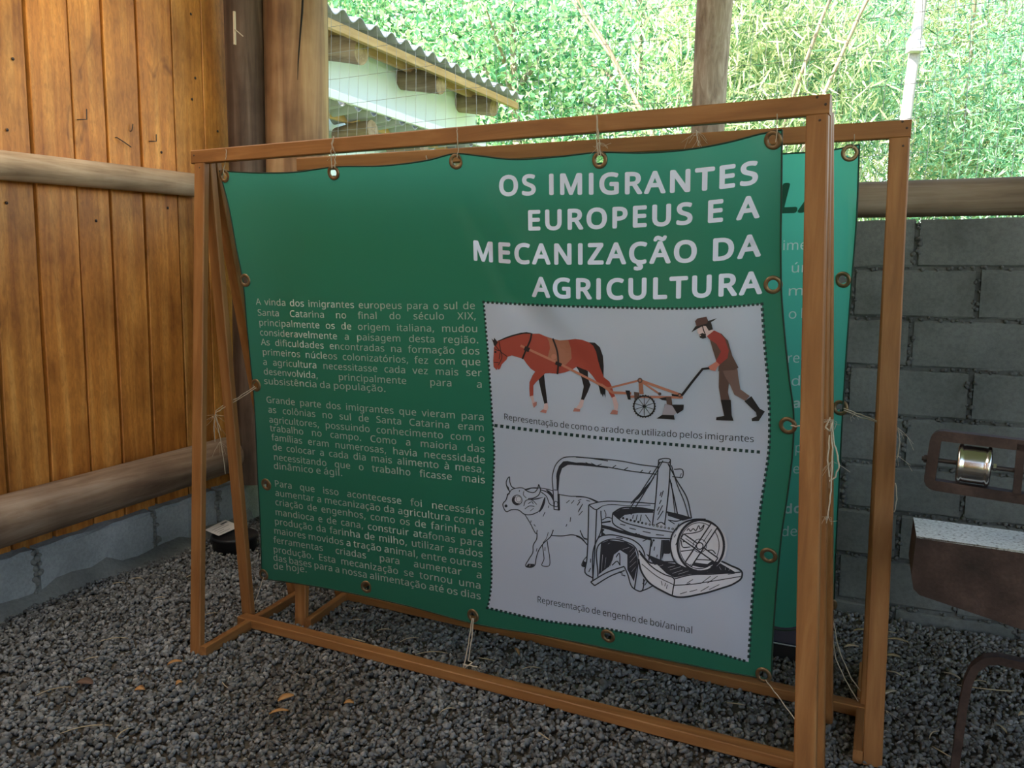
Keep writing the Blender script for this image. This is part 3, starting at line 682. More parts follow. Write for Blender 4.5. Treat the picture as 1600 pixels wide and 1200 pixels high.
# letter outlines, 700 units = cap height: letter, advance: loops of x y
GLYPHS = ''',263:181 114 89 114 84 78 76 38 68 -4 59 -47 50 -88 40 -126 104 -126 120 -90 136 -51 151 -12 166 28 178 67 188 103
.263:154 115 130 119 108 115 88 104 75 84 71 53 75 23 88 2 108 -10 130 -14 154 -10 174 2 188 23 192 53 188 84 174 104
/365:355 700 271 700 10 0 94 0
A626:353 703 274 703 0 0 89 0 173 217 450 217 534 0 625 0|307 592 312 612 316 597 322 578 329 556 335 535 341 518 345 507 424 295 202 295 281 507 286 520 291 535 296 553 301 572
C620:449 707 396 710 319 703 252 684 194 652 147 610 109 557 82 496 65 427 60 351 69 248 96 160 140 88 203 34 283 1 381 -10 435 -8 481 -3 522 6 562 19 562 95 522 84 481 75 439 70 394 68 320 76 260 102 213 144 180 200 160 269 153 350 157 412 170 468 190 517 218 557 252 590 294 613 342 628 395 632 440 629 482 621 520 608 554 594 589 669 547 686 500 699
D716:95 700 95 0 290 0 397 10 487 40 559 90 612 160 645 249 656 357 645 460 614 546 563 612 494 661 410 690 311 700|183 625 298 625 376 617 442 596 494 559 532 507 555 439 563 354 545 233 492 146 403 93 278 75 183 75
E545:95 700 95 0 486 0 486 77 183 77 183 327 469 327 469 404 183 404 183 623 486 623 486 700
G714:480 707 423 710 316 699 227 665 156 612 103 540 71 452 60 350 69 247 99 158 146 87 212 34 295 1 395 -10 465 -8 526 -1 584 10 641 26 641 370 399 370 399 291 553 291 553 83 525 77 494 72 458 68 416 67 331 76 264 102 214 145 179 202 159 271 152 350 160 431 183 500 222 556 275 598 340 624 418 632 467 629 514 621 558 608 598 592 631 669 584 686 534 699
I300:105 0 195 0 195 700 105 700
L514:183 700 95 700 95 0 489 0 489 78 183 78
M889:95 700 95 0 176 0 176 425 176 461 175 498 174 532 173 564 171 591 170 614 174 614 404 0 476 0 710 613 714 613 712 590 711 562 709 531 708 499 707 465 707 430 707 0 794 0 794 700 665 700 445 126 441 126 225 700
N745:95 700 95 0 176 0 176 391 176 427 175 462 174 496 172 528 170 557 169 581 173 581 547 0 650 0 650 700 568 700 568 305 568 272 569 236 571 200 572 168 573 140 575 121 571 121 197 700
O766:481 700 384 711 284 700 202 666 140 612 95 540 69 453 60 352 65 274 79 204 104 142 139 90 185 48 240 16 306 -3 383 -10 458 -3 523 16 578 47 624 89 660 142 685 203 701 273 706 351 697 453 669 541 624 613 561 666|312 625 384 633 487 615 558 558 599 469 613 351 607 269 588 199 557 143 513 101 456 75 383 67 312 75 253 101 209 143 177 199 159 269 153 351 159 433 177 502 209 558 253 600
P593:95 700 95 0 183 0 183 273 264 273 336 277 396 291 445 312 482 340 510 374 529 411 540 452 543 494 527 581 480 646 399 687 280 700|183 625 273 625 353 616 409 591 441 549 452 490 447 444 430 408 403 381 365 362 315 352 254 348 183 348
R610:95 700 95 0 183 0 183 289 323 289 492 0 595 0 403 314 437 329 470 349 499 374 523 408 538 450 543 501 536 562 516 612 481 650 432 678 368 694 288 700|183 624 283 624 336 620 378 611 411 594 434 571 447 538 452 497 442 439 413 398 362 372 288 364 183 364
S538:338 707 282 710 220 704 166 688 121 662 87 627 66 583 59 531 62 493 70 459 84 429 104 403 129 380 160 359 197 341 239 324 296 302 339 281 369 260 389 237 400 211 404 179 400 147 386 120 364 97 333 80 294 70 246 67 191 70 138 79 90 93 50 108 50 24 74 14 102 5 133 -1 167 -6 204 -9 242 -10 314 -4 375 14 425 42 462 81 485 129 492 187 487 237 470 278 443 312 405 341 358 366 301 389 250 410 211 429 182 449 163 472 152 498 148 530 152 559 163 584 181 604 207 620 240 629 280 632 326 630 369 622 410 610 448 595 475 671 434 687 388 699
T545:534 700 10 700 10 623 228 623 228 0 317 0 317 623 534 623
U717:176 700 88 700 88 249 105 144 156 61 240 8 355 -10 440 -1 508 24 561 64 598 116 620 178 627 247 627 700 540 700 540 247 536 197 522 153 498 117 463 90 418 72 360 67 279 78 222 114 188 170 176 246
V588:92 700 0 700 250 0 338 0 588 700 495 700 338 253 329 224 320 197 312 171 305 146 299 122 294 98 289 122 283 146 276 170 269 196 260 223 250 251
X575:117 700 19 700 236 365 4 0 97 0 285 304 471 0 571 0 337 367 554 700 461 700 288 425
Z561:513 700 49 700 49 622 406 622 37 67 37 0 523 0 523 78 144 78 513 633
a550:366 524 282 534 232 531 184 521 140 506 103 489 129 425 163 439 199 452 237 462 277 465 324 458 358 439 379 404 386 348 386 317 297 314 185 300 107 267 61 216 45 146 50 98 67 58 92 28 126 7 166 -6 211 -10 252 -8 286 -1 315 10 341 27 364 48 387 75 391 75 408 0 471 0 471 358 459 437 425 492|225 244 308 254 385 257 385 210 374 143 341 97 291 69 230 60 192 65 161 80 141 107 134 145 144 189 172 223
b603:170 745 83 745 83 0 145 0 163 67 170 67 196 37 231 13 276 -4 332 -10 393 -2 446 21 490 59 522 112 542 180 549 263 534 381 490 466 421 517 332 534 276 529 231 512 196 487 170 456 165 456 167 476 168 501 169 531 170 564|318 463 381 450 425 413 451 350 460 264 451 177 425 114 381 75 320 62 247 75 201 113 178 176 170 262 170 266 173 327 183 377 202 415 229 442 268 457
c471:339 533 300 535 233 528 174 507 124 470 86 418 62 348 54 260 62 175 85 107 122 55 170 19 228 -3 294 -10 336 -8 371 -2 402 6 429 19 429 95 401 83 369 74 334 67 293 65 247 70 210 87 181 115 160 154 147 203 143 261 147 321 160 371 181 409 211 437 250 454 298 460 326 458 357 452 386 444 412 435 438 507 411 518 377 527
d603:520 745 433 745 433 535 434 518 436 496 438 474 439 458 433 458 416 478 395 497 371 513 342 525 309 533 271 535 182 518 113 466 69 381 54 262 69 143 113 58 181 7 270 -10 308 -7 342 1 370 14 395 30 416 49 433 71 437 71 450 0 520 0|221 450 282 464 356 451 402 411 426 347 434 261 434 245 426 165 400 107 354 73 283 62 222 75 178 114 152 176 143 260 152 344 178 408
e553:349 528 286 535 221 527 164 502 118 462 83 407 61 339 54 259 62 178 86 111 124 58 175 21 237 -2 307 -10 357 -8 400 -1 439 9 479 25 479 100 439 84 400 73 358 66 311 64 241 75 189 110 156 168 143 246 503 246 503 298 496 365 477 423 445 470 402 506|285 465 325 460 357 446 382 423 399 393 409 357 413 315 145 315 159 378 188 425 230 455
f337:307 749 277 750 227 745 185 730 152 705 127 669 112 620 107 559 107 528 15 499 15 459 107 459 107 0 193 0 193 459 325 459 325 525 193 525 193 560 198 613 214 650 241 672 278 679 300 678 321 675 340 670 357 665 379 732 359 739 335 745
g603:319 530 270 535 180 517 111 461 68 374 54 262 68 148 111 62 180 8 271 -10 321 -5 365 10 403 35 433 70 437 70 436 57 435 39 435 19 434 5 434 -16 425 -77 396 -124 350 -154 289 -164 234 -161 182 -153 136 -140 95 -123 95 -202 135 -217 180 -227 230 -233 284 -235 358 -229 417 -210 462 -178 494 -134 513 -77 520 -9 520 525 451 525 439 456 434 456 402 491 363 516|241 457 281 463 330 458 369 442 398 416 419 377 431 326 435 262 435 241 433 197 426 160 415 129 399 103 378 84 352 71 321 63 283 61 223 74 179 112 152 175 143 261 147 321 159 371 179 410 206 439
h606:170 745 83 745 83 0 170 0 170 272 173 329 184 376 203 413 231 441 271 457 324 463 376 455 413 431 434 392 441 336 441 0 526 0 526 342 521 403 505 452 478 489 441 514 393 529 334 534 301 532 270 525 240 514 213 498 189 478 171 453 165 453 167 470 168 488 169 508 170 526
i253:170 525 83 525 83 0 170 0|146 719 127 723 108 719 91 709 80 692 76 668 80 644 91 626 108 616 127 613 146 616 162 626 174 644 177 668 174 692 162 709
j253:170 525 83 525 83 -81 78 -122 63 -147 39 -159 11 -164 -7 -163 -24 -161 -39 -158 -54 -154 -54 -224 -39 -228 -22 -232 -1 -234 22 -235 69 -231 106 -217 134 -194 154 -163 166 -124 170 -78|146 719 127 723 108 719 91 709 80 692 76 668 80 644 91 626 108 616 127 613 146 616 162 626 174 644 177 668 174 692 162 709
k524:169 745 83 745 83 0 169 0 169 193 228 245 411 0 515 0 287 301 500 525 399 525 231 348 222 337 210 323 198 308 186 293 176 280 169 271 165 271 166 291 167 315 168 338 169 356
l253:170 745 83 745 83 0 170 0
m917:381 530 325 535 295 533 265 526 237 515 211 500 189 479 171 454 166 454 153 525 83 525 83 0 170 0 170 273 173 329 183 376 200 414 226 441 262 457 310 463 344 459 371 449 391 432 406 407 415 376 418 338 418 0 503 0 503 290 511 364 536 419 580 452 645 463 693 455 726 431 745 392 752 338 752 0 837 0 837 342 826 430 793 490 738 524 660 535 610 530 563 514 522 486 491 447 486 447 462 486 427 514
n606:419 524 336 535 303 533 272 526 242 515 214 500 190 479 171 454 166 454 153 525 83 525 83 0 170 0 170 273 178 354 203 414 250 450 324 463 376 455 413 431 434 392 441 336 441 0 526 0 526 342 514 430 478 490
o593:365 527 298 535 228 527 168 503 119 464 83 411 61 344 54 264 58 202 72 148 94 101 123 62 158 31 199 8 245 -5 295 -10 348 -5 397 8 439 31 474 62 502 101 523 148 536 202 540 264 532 344 509 411 473 464 424 503|227 450 296 463 345 457 384 439 413 410 434 371 447 322 451 264 447 206 435 156 414 116 384 86 345 68 297 62 249 68 210 86 180 116 159 156 147 206 143 264 152 347 179 410
p603:421 518 333 535 294 533 260 525 232 512 207 495 187 475 170 454 166 454 154 525 83 525 83 -235 170 -235 170 -20 169 1 168 25 166 48 164 67 170 67 187 47 207 29 232 13 261 1 294 -7 332 -10 394 -2 447 21 490 60 522 113 542 181 549 264 534 383 490 468|318 463 381 449 425 409 451 346 460 265 456 209 445 160 425 119 399 88 363 68 320 62 269 68 230 85 202 114 183 154 173 204 170 264 170 280 174 337 185 382 204 418 232 443 270 458
q603:327 529 271 535 211 528 158 504 114 466 81 413 61 345 54 262 69 143 113 58 181 7 268 -10 325 -4 370 14 406 40 432 71 438 71 436 52 434 30 434 8 433 -11 433 -235 520 -235 520 525 451 525 438 454 434 454 407 486 372 512|221 450 282 464 355 451 401 412 426 349 434 261 434 243 430 187 419 142 399 106 371 81 333 67 284 62 222 75 178 114 152 177 143 260 152 344 177 408
r405:344 535 328 535 294 532 262 521 233 504 208 483 186 457 168 429 164 429 154 525 83 525 83 0 170 0 170 280 173 319 182 353 196 383 216 408 239 429 265 444 293 454 323 457 337 456 351 455 366 453 379 450 390 529 376 532 360 534
s470:294 533 247 535 167 526 104 499 64 455 50 396 55 357 70 325 93 300 125 278 165 259 213 239 259 221 293 204 316 188 331 173 339 156 342 137 335 106 313 81 274 65 218 60 172 63 127 73 86 87 51 102 51 24 84 10 121 -1 165 -8 216 -10 276 -5 327 8 369 30 400 60 419 98 425 145 421 184 407 215 384 241 353 263 314 282 268 301 223 319 188 335 162 349 145 364 136 381 132 401 139 427 160 448 194 460 241 465 279 462 316 455 351 444 385 431 415 500 377 515 337 526
t354:176 646 125 646 91 534 16 500 16 459 90 459 90 153 96 96 112 54 137 24 168 4 205 -6 244 -10 268 -9 293 -5 316 0 332 6 332 72 318 68 299 64 279 62 259 61 226 67 200 84 182 113 176 155 176 459 328 459 328 525 176 525
u606:165 525 77 525 77 181 83 121 99 73 126 36 163 10 211 -5 269 -10 302 -8 334 -1 364 9 392 25 416 45 435 70 439 70 452 0 523 0 523 525 436 525 436 252 433 196 422 149 403 111 374 84 334 67 281 62 229 70 193 93 172 132 165 187
v498:92 525 0 525 199 0 298 0 498 525 406 525 294 216 287 194 278 169 269 143 261 118 255 95 250 76 246 76 242 95 236 117 229 142 221 168 212 193 204 216
w771:100 526 11 526 155 1 253 1 347 296 354 317 359 337 364 356 369 375 373 393 377 410 380 424 382 436 386 436 389 424 392 410 396 394 400 376 405 357 411 338 417 318 423 297 513 1 614 1 760 526 672 526 598 246 590 217 583 187 576 158 570 132 566 109 563 90 559 90 556 110 551 133 545 157 538 182 531 207 524 230 433 526 339 526 246 230 241 214 236 195 231 175 226 156 222 137 218 119 214 102 211 89 207 89 204 110 200 134 194 161 187 189 180 218 173 246
x519:125 525 26 525 208 269 18 0 115 0 260 210 403 0 501 0 310 269 491 525 394 525 260 327
y500:93 525 1 525 213 -2 185 -72 173 -98 159 -121 142 -140 121 -153 97 -162 69 -165 52 -164 37 -163 23 -161 11 -159 11 -227 25 -230 41 -233 60 -235 82 -235 130 -230 169 -215 202 -191 230 -158 253 -119 274 -73 500 525 407 525 300 227 287 187 274 148 262 112 255 83 251 83 246 105 240 128 233 151 225 175 216 200 207 226
z461:416 525 55 525 55 459 321 459 38 57 38 0 423 0 423 67 137 67 416 461
Ã626:353 703 274 703 0 0 89 0 173 217 450 217 534 0 625 0|307 592 312 612 316 597 322 578 329 556 335 535 341 518 345 507 424 295 202 295 281 507 286 520 291 535 296 553 301 572|492 895 443 895 435 870 424 852 409 842 389 838 373 840 356 847 339 856 321 866 302 877 282 886 261 892 240 894 218 892 198 885 181 875 166 860 153 842 144 821 137 796 132 769 182 769 190 794 201 811 216 822 236 825 253 823 270 817 288 808 306 798 326 787 345 778 365 772 385 770 427 778 459 804 481 844
à550:366 524 282 534 232 531 184 521 140 506 103 489 129 425 163 439 199 452 237 462 277 465 324 458 358 439 379 404 386 348 386 317 297 314 185 300 107 267 61 216 45 146 50 98 67 58 92 28 126 7 166 -6 211 -10 252 -8 286 -1 315 10 341 27 364 48 387 75 391 75 408 0 471 0 471 358 459 437 425 492|225 244 308 254 385 257 385 210 374 143 341 97 291 69 230 60 192 65 161 80 141 107 134 145 144 189 172 223|251 751 148 751 148 741 159 726 173 708 190 688 209 667 230 647 250 627 270 609 287 594 345 594 345 606 330 626 312 650 295 676 278 702 263 728
á550:366 524 282 534 232 531 184 521 140 506 103 489 129 425 163 439 199 452 237 462 277 465 324 458 358 439 379 404 386 348 386 317 297 314 185 300 107 267 61 216 45 146 50 98 67 58 92 28 126 7 166 -6 211 -10 252 -8 286 -1 315 10 341 27 364 48 387 75 391 75 408 0 471 0 471 358 459 437 425 492|225 244 308 254 385 257 385 210 374 143 341 97 291 69 230 60 192 65 161 80 141 107 134 145 144 189 172 223|421 751 317 751 304 728 289 702 272 676 255 650 239 626 224 606 224 594 280 594 299 609 318 627 338 647 358 667 378 688 395 708 410 726 421 741
â550:366 524 282 534 232 531 184 521 140 506 103 489 129 425 163 439 199 452 237 462 277 465 324 458 358 439 379 404 386 348 386 317 297 314 185 300 107 267 61 216 45 146 50 98 67 58 92 28 126 7 166 -6 211 -10 252 -8 286 -1 315 10 341 27 364 48 387 75 391 75 408 0 471 0 471 358 459 437 425 492|225 244 308 254 385 257 385 210 374 143 341 97 291 69 230 60 192 65 161 80 141 107 134 145 144 189 172 223|319 751 230 751 215 728 196 702 174 676 151 650 130 626 110 605 110 594 169 594 194 612 221 633 247 657 274 682 300 657 327 633 354 612 380 594 441 594 441 605 421 625 399 650 375 676 352 702 333 728
ã550:366 524 282 534 232 531 184 521 140 506 103 489 129 425 163 439 199 452 237 462 277 465 324 458 358 439 379 404 386 348 386 317 297 314 185 300 107 267 61 216 45 146 50 98 67 58 92 28 126 7 166 -6 211 -10 252 -8 286 -1 315 10 341 27 364 48 387 75 391 75 408 0 471 0 471 358 459 437 425 492|225 244 308 254 385 257 385 210 374 143 341 97 291 69 230 60 192 65 161 80 141 107 134 145 144 189 172 223|456 721 407 721 399 696 388 678 373 667 353 664 337 666 320 672 303 681 284 692 265 702 246 711 225 718 204 720 182 717 162 711 144 700 129 686 117 668 107 647 100 622 96 594 146 594 154 619 165 637 179 647 200 651 217 649 234 643 251 634 270 623 289 612 309 603 329 597 349 595 390 604 423 629 445 669
é553:349 528 286 535 221 527 164 502 118 462 83 407 61 339 54 259 62 178 86 111 124 58 175 21 237 -2 307 -10 357 -8 400 -1 439 9 479 25 479 100 439 84 400 73 358 66 311 64 241 75 189 110 156 168 143 246 503 246 503 298 496 365 477 423 445 470 402 506|285 465 325 460 357 446 382 423 399 393 409 357 413 315 145 315 159 378 188 425 230 455|425 751 321 751 308 728 293 702 276 676 259 650 243 626 227 606 227 594 284 594 303 609 322 627 342 647 362 667 381 688 399 708 414 726 425 741
ê553:349 528 286 535 221 527 164 502 118 462 83 407 61 339 54 259 62 178 86 111 124 58 175 21 237 -2 307 -10 357 -8 400 -1 439 9 479 25 479 100 439 84 400 73 358 66 311 64 241 75 189 110 156 168 143 246 503 246 503 298 496 365 477 423 445 470 402 506|285 465 325 460 357 446 382 423 399 393 409 357 413 315 145 315 159 378 188 425 230 455|323 751 234 751 219 728 200 702 178 676 155 650 133 626 114 605 114 594 173 594 198 612 225 633 251 657 277 682 304 657 331 633 358 612 384 594 445 594 445 605 425 625 402 650 379 676 356 702 337 728
í253:170 525 83 525 83 0 170 0|272 751 168 751 155 728 140 702 123 676 106 650 90 626 75 606 75 594 131 594 150 609 169 627 189 647 209 667 229 688 246 708 261 726 272 741
ó593:365 527 298 535 228 527 168 503 119 464 83 411 61 344 54 264 58 202 72 148 94 101 123 62 158 31 199 8 245 -5 295 -10 348 -5 397 8 439 31 474 62 502 101 523 148 536 202 540 264 532 344 509 411 473 464 424 503|227 450 296 463 345 457 384 439 413 410 434 371 447 322 451 264 447 206 435 156 414 116 384 86 345 68 297 62 249 68 210 86 180 116 159 156 147 206 143 264 152 347 179 410|442 751 338 751 326 728 311 702 294 676 277 650 260 626 245 606 245 594 302 594 320 609 340 627 360 647 380 667 399 688 417 708 431 726 442 741
ô593:365 527 298 535 228 527 168 503 119 464 83 411 61 344 54 264 58 202 72 148 94 101 123 62 158 31 199 8 245 -5 295 -10 348 -5 397 8 439 31 474 62 502 101 523 148 536 202 540 264 532 344 509 411 473 464 424 503|227 450 296 463 345 457 384 439 413 410 434 371 447 322 451 264 447 206 435 156 414 116 384 86 345 68 297 62 249 68 210 86 180 116 159 156 147 206 143 264 152 347 179 410|340 751 252 751 237 728 218 702 196 676 173 650 151 626 131 605 131 594 190 594 216 612 242 633 269 657 295 682 322 657 349 633 376 612 402 594 463 594 463 605 443 625 420 650 397 676 374 702 355 728
õ593:365 527 298 535 228 527 168 503 119 464 83 411 61 344 54 264 58 202 72 148 94 101 123 62 158 31 199 8 245 -5 295 -10 348 -5 397 8 439 31 474 62 502 101 523 148 536 202 540 264 532 344 509 411 473 464 424 503|227 450 296 463 345 457 384 439 413 410 434 371 447 322 451 264 447 206 435 156 414 116 384 86 345 68 297 62 249 68 210 86 180 116 159 156 147 206 143 264 152 347 179 410|477 721 428 721 420 696 409 678 394 667 375 664 358 666 342 672 324 681 306 692 287 702 267 711 247 718 225 720 203 717 183 711 166 700 151 686 139 668 129 647 122 622 118 594 168 594 176 619 186 637 201 647 222 651 238 649 255 643 273 634 292 623 311 612 330 603 350 597 371 595 412 604 444 629 466 669
ú606:165 525 77 525 77 181 83 121 99 73 126 36 163 10 211 -5 269 -10 302 -8 334 -1 364 9 392 25 416 45 435 70 439 70 452 0 523 0 523 525 436 525 436 252 433 196 422 149 403 111 374 84 334 67 281 62 229 70 193 93 172 132 165 187|448 751 344 751 332 728 317 702 300 676 283 650 266 626 251 606 251 594 308 594 326 609 346 627 366 647 386 667 405 688 423 708 437 726 448 741
Ç620:449 707 396 710 319 703 252 684 194 652 147 610 109 557 82 496 65 427 60 351 69 248 96 160 140 88 203 34 283 1 381 -10 435 -8 481 -3 522 6 562 19 562 95 522 84 481 75 439 70 394 68 320 76 260 102 213 144 180 200 160 269 153 350 157 412 170 468 190 517 218 557 252 590 294 613 342 628 395 632 440 629 482 621 520 608 554 594 589 669 547 686 500 699|330 0 300 -60 350 -75 375 -110 350 -150 290 -165 215 -150 215 -210 300 -225 400 -210 450 -160 455 -100 420 -60 370 -40 385 0
ç471:339 533 300 535 233 528 174 507 124 470 86 418 62 348 54 260 62 175 85 107 122 55 170 19 228 -3 294 -10 336 -8 371 -2 402 6 429 19 429 95 401 83 369 74 334 67 293 65 247 70 210 87 181 115 160 154 147 203 143 261 147 321 160 371 181 409 211 437 250 454 298 460 326 458 357 452 386 444 412 435 438 507 411 518 377 527|240 0 215 -60 262 -75 285 -110 262 -150 205 -165 140 -150 140 -205 215 -220 300 -205 345 -160 350 -100 322 -60 275 -40 292 0'''
GL = {}
for ln_ in GLYPHS.split('\n'):
    hd, body_ = ln_[0], ln_[1:]
    adv_, lp_ = body_.split(':')
    loops_ = []
    for q_ in lp_.split('|'):
        k_ = [int(n_) for n_ in q_.split()]; loops_.append(list(zip(k_[0::2], k_[1::2])))
    area = lambda q: sum(q[i-1][0]*q[i][1]-q[i][0]*q[i-1][1] for i in range(len(q)))
    def inside(p, q):
        c_ = False
        for i in range(len(q)):
            (x0, y0), (x1, y1) = q[i-1], q[i]
            if (y0 > p[1]) != (y1 > p[1]) and p[0] < (x1-x0)*(p[1]-y0)/(y1-y0)+x0: c_ = not c_
        return c_
    holes_ = {i for i, q in enumerate(loops_) if any(j != i and abs(area(r_)) > abs(area(q)) and inside(q[0], r_) for j, r_ in enumerate(loops_))}
    pts_, tri_ = [], []
    for i, q in enumerate(loops_):
        if i in holes_: continue
        st_ = [q]+[loops_[j] for j in holes_ if inside(loops_[j][0], q)]; n0 = len(pts_)
        pts_ += [p_ for r_ in st_ for p_ in r_]
        tri_ += [tuple(k+n0 for k in t_) for t_ in tessellate_polygon([[Vector((x, y, 0)) for x, y in r_] for r_ in st_])]
    GL[hd] = (int(adv_), pts_, tri_)
def word(txt, bold=0., track=0.):
    """letters of a word in cap-height units: list of (points, triangles), width"""
    out = []; pen = 0.; k = 700/(700+2*bold)
    for ch in txt:
        adv, P, T = GL[ch]
        offs = [(0, 0)] if bold <= 0 else [(bold*math.cos(t_), bold*math.sin(t_)) for t_ in np.linspace(0, 2*math.pi, 8, endpoint=False)]
        for dx, dy in offs: out.append(([((pen+x+bold+dx)*k/700, (y+dy+bold)*k/700) for x, y in P], T))
        pen += adv+2*bold*.8+track
    return out, (pen-track-60)*k/700
def lean(x): return float(np.interp(x, [380, 760, 1190, 1330], [.10, .02, -.03, -.045]))
def textline(pr, words, base, cap0, cap1, m_, lift, justify=True, bold=0., track=0., skew=0.):
    """base: baseline points left to right; cap heights at the ends; words spread over the line"""
    base = np.array(base, float); x0, x1 = base[0, 0], base[-1, 0]
    zA, zB = depth(pr.fn(*base[0])), depth(pr.fn(*base[-1]))
    if len(base) > 2: cf = np.polyfit(base[:, 0], base[:, 1], len(base)-1); yb = lambda x: np.polyval(cf, x)
    else: yb = lambda x: base[0, 1]+(x-x0)/(x1-x0)*(base[1, 1]-base[0, 1])
    ws = [word(t, bold, track) for t in words]
    em = (x1-x0)/((cap0+cap1)/2)
    tot = sum(q[1] for q in ws)
    if justify and len(ws) > 1:
        gap = (em-tot)/(len(ws)-1); sx = 1.
        if gap < .30: gap = .33; sx = (em-gap*(len(ws)-1))/tot
    else:
        gap = .40+track/700*2; sx = em/(tot+gap*(len(ws)-1)); gap *= sx
    pen = 0.
    for gl_, wd in ws:
        for P, T in gl_:
            Q = []
            for a, h in P:
                s_ = (pen+a*sx)/em; f = s_*zB/((1-s_)*zA+s_*zB); x = x0+(x1-x0)*f
                up = h*(cap0+(cap1-cap0)*f)
                Q.append((x-lean(x)*up+skew*up, yb(x)-up))
            pr.tris(Q, T, m_, lift, 18)
        pen += wd*sx+gap
LIFT = .0012
t = Print(); textline(t, ['OS', 'IMIGRANTES'], [(777.6, 307), (900, 304.5), (1050, 301.5), (1182.6, 287.5)], 32.5, 37.5, 'title', LIFT, False, 36, 44); t.build('title_line', banner)
t = Print(); textline(t, ['EUROPEUS', 'E', 'A'], [(821.5, 360.5), (930, 358), (1060, 352), (1183, 341)], 32, 36.5, 'title', LIFT, False, 36, 44); t.build('title_line', banner)
t = Print(); textline(t, ['MECANIZAÇÃO', 'DA'], [(736.5, 406.8), (800, 412), (930, 413.5), (1060, 411), (1185, 401)], 32, 36.5, 'title', LIFT, False, 36, 44); t.build('title_line', banner)
t = Print(); textline(t, ['AGRICULTURA'], [(831, 464), (930, 468), (1050, 467), (1187, 459.5)], 32, 36.5, 'title', LIFT, False, 36, 44); t.build('title_line', banner)
LINES = [
 [('A vinda dos imigrantes europeus para o sul de', 400, 476, 742, 483), ('Santa Catarina no final do século XIX,', 402.5, 493, 743.7, 499), ('principalmente os de origem italiana, mudou', 404.5, 508.5, 746, 519), ('consideravelmente a paisagem desta região.', 406, 524, 747.5, 536.5), ('As dificuldades encontradas na formação dos', 408, 539, 749, 554), ('primeiros núcleos colonizatórios, fez com que', 410, 554.5, 750.5, 571), ('a agricultura necessitasse cada vez mais ser', 411, 570, 752, 588), ('desenvolvida, principalmente para a', 412, 585, 753, 606), ('subsistência da população.', 412.5, 600, 602.5, 612.5)],
 [('Grande parte dos imigrantes que vieram para', 416, 629, 756, 657), ('as colônias no sul de Santa Catarina eram', 419, 644.5, 756, 673.5), ('agricultores, possuindo conhecimento com o', 420.5, 660, 757, 690.5), ('trabalho no campo. Como a maioria das', 422, 673.5, 757, 707), ('famílias eram numerosas, havia necessidade', 424.5, 688, 757.5, 724), ('de colocar a cada dia mais alimento à mesa,', 426, 703, 757, 739), ('necessitando que o trabalho ficasse mais', 427.5, 718.5, 757.5, 755.5), ('dinâmico e ágil.', 427.5, 732.5, 535, 744)],
 [('Para que isso acontecesse foi necessário', 429, 760, 757, 805), ('aumentar a mecanização da agricultura com a', 430, 774.5, 756, 821.5), ('criação de engenhos, como os de farinha de', 430, 789, 755, 838), ('mandioca e de cana, construir atafonas para', 430, 804.5, 754, 854.5), ('produção da farinha de milho, utilizar arados', 429, 819, 754, 871), ('maiores movidos a tração animal, entre outras', 428, 833.5, 753, 888), ('ferramentas criadas para aumentar a', 427.5, 848, 752.5, 904), ('produção. Esta mecanização se tornou uma', 427, 862.5, 751, 920.5), ('das bases para a nossa alimentação até os dias', 427, 875.5, 751, 937), ('de hoje.', 427, 889, 479.5, 894.5)]]
for par in LINES:
    t = Print()
    for i, (s_, x0, y0, x1, y1) in enumerate(par):
        last = i == len(par)-1
        mid_ = ((x0+x1)/2, (y0+y1)/2+(1.6-.006*(y0-600) if not last else 0.))
        textline(t, s_.split(), [(x0, y0), mid_, (x1, y1)], 9.9, 11.2 if not last else 10.4, 'body', LIFT, not last, 4, 6)
    t.build('paragraph_text', banner)
# white picture panel with its dotted border
PT = [(755.6, 472), (790, 474), (850, 477), (969, 480.5), (1062, 482), (1141, 479), (1190.6, 475)]
PR = [(1190.6, 475), (1194, 530), (1200, 600), (1202.5, 660), (1201.5, 700), (1195, 750), (1189, 790), (1181.6, 860), (1175.6, 935), (1169.6, 1034.5)]
PB = [(761.5, 950), (850, 969.6), (952, 983.5), (1030, 999.6), (1114, 1019), (1169.6, 1034.5)]
PL = [(755.6, 472), (762.5, 554), (768.8, 647.5), (772, 700), (770, 770), (767.5, 830), (763, 944), (761.5, 950)]
V, F = sheet(coons(crv(PT, 70), crv(PB, 70), crv(PL, 90), crv(PR, 90)), S, .0006)
panel = make('picture_panel', V, F, [M['panel']], banner, smooth=True)
t = Print()
def dots(t, pts, step, sz, lift):
    ln = float(np.hypot(*np.diff(np.array(pts, float), axis=0).T).sum()); q = crv(pts, max(4, int(ln/step)*2+1))
    for i in range(0, len(q)-1, 2):
        a = q[i]; d = q[i+1]-q[i]; d = d/np.hypot(*d); n_ = np.array([-d[1], d[0]])
        h = sz/2; P = [a+d*h+n_*h, a-d*h+n_*h, a-d*h-n_*h, a+d*h-n_*h]; t.tris(P, [(0, 1, 2), (0, 2, 3)], 'dot', lift)
dots(t, PT, 7.0, 4.0, .0013); dots(t, PB, 7.2, 4.2, .0013); dots(t, PL, 6.6, 3.4, .0013); dots(t, PR, 8.6, 4.8, .0013)
dots(t, [(775, 665), (906, 681), (1062, 695.5), (1194, 707)], 9.0, 5.0, .0013)
t.build('dotted_border', panel)
t = Print(); textline(t, 'Representação de como o arado era utilizado pelos imigrantes'.split(), [(787, 655), (890, 669.5), (1003, 679.5), (1177.5, 691)], 9.2, 10.5, 'ink', .0012); t.build('caption_text', panel)
t = Print(); textline(t, 'Representação de engenho de boi/animal'.split(), [(839, 941), (943, 962), (1081.7, 990)], 9.6, 10.6, 'ink', .0012); t.build('caption_text', panel)

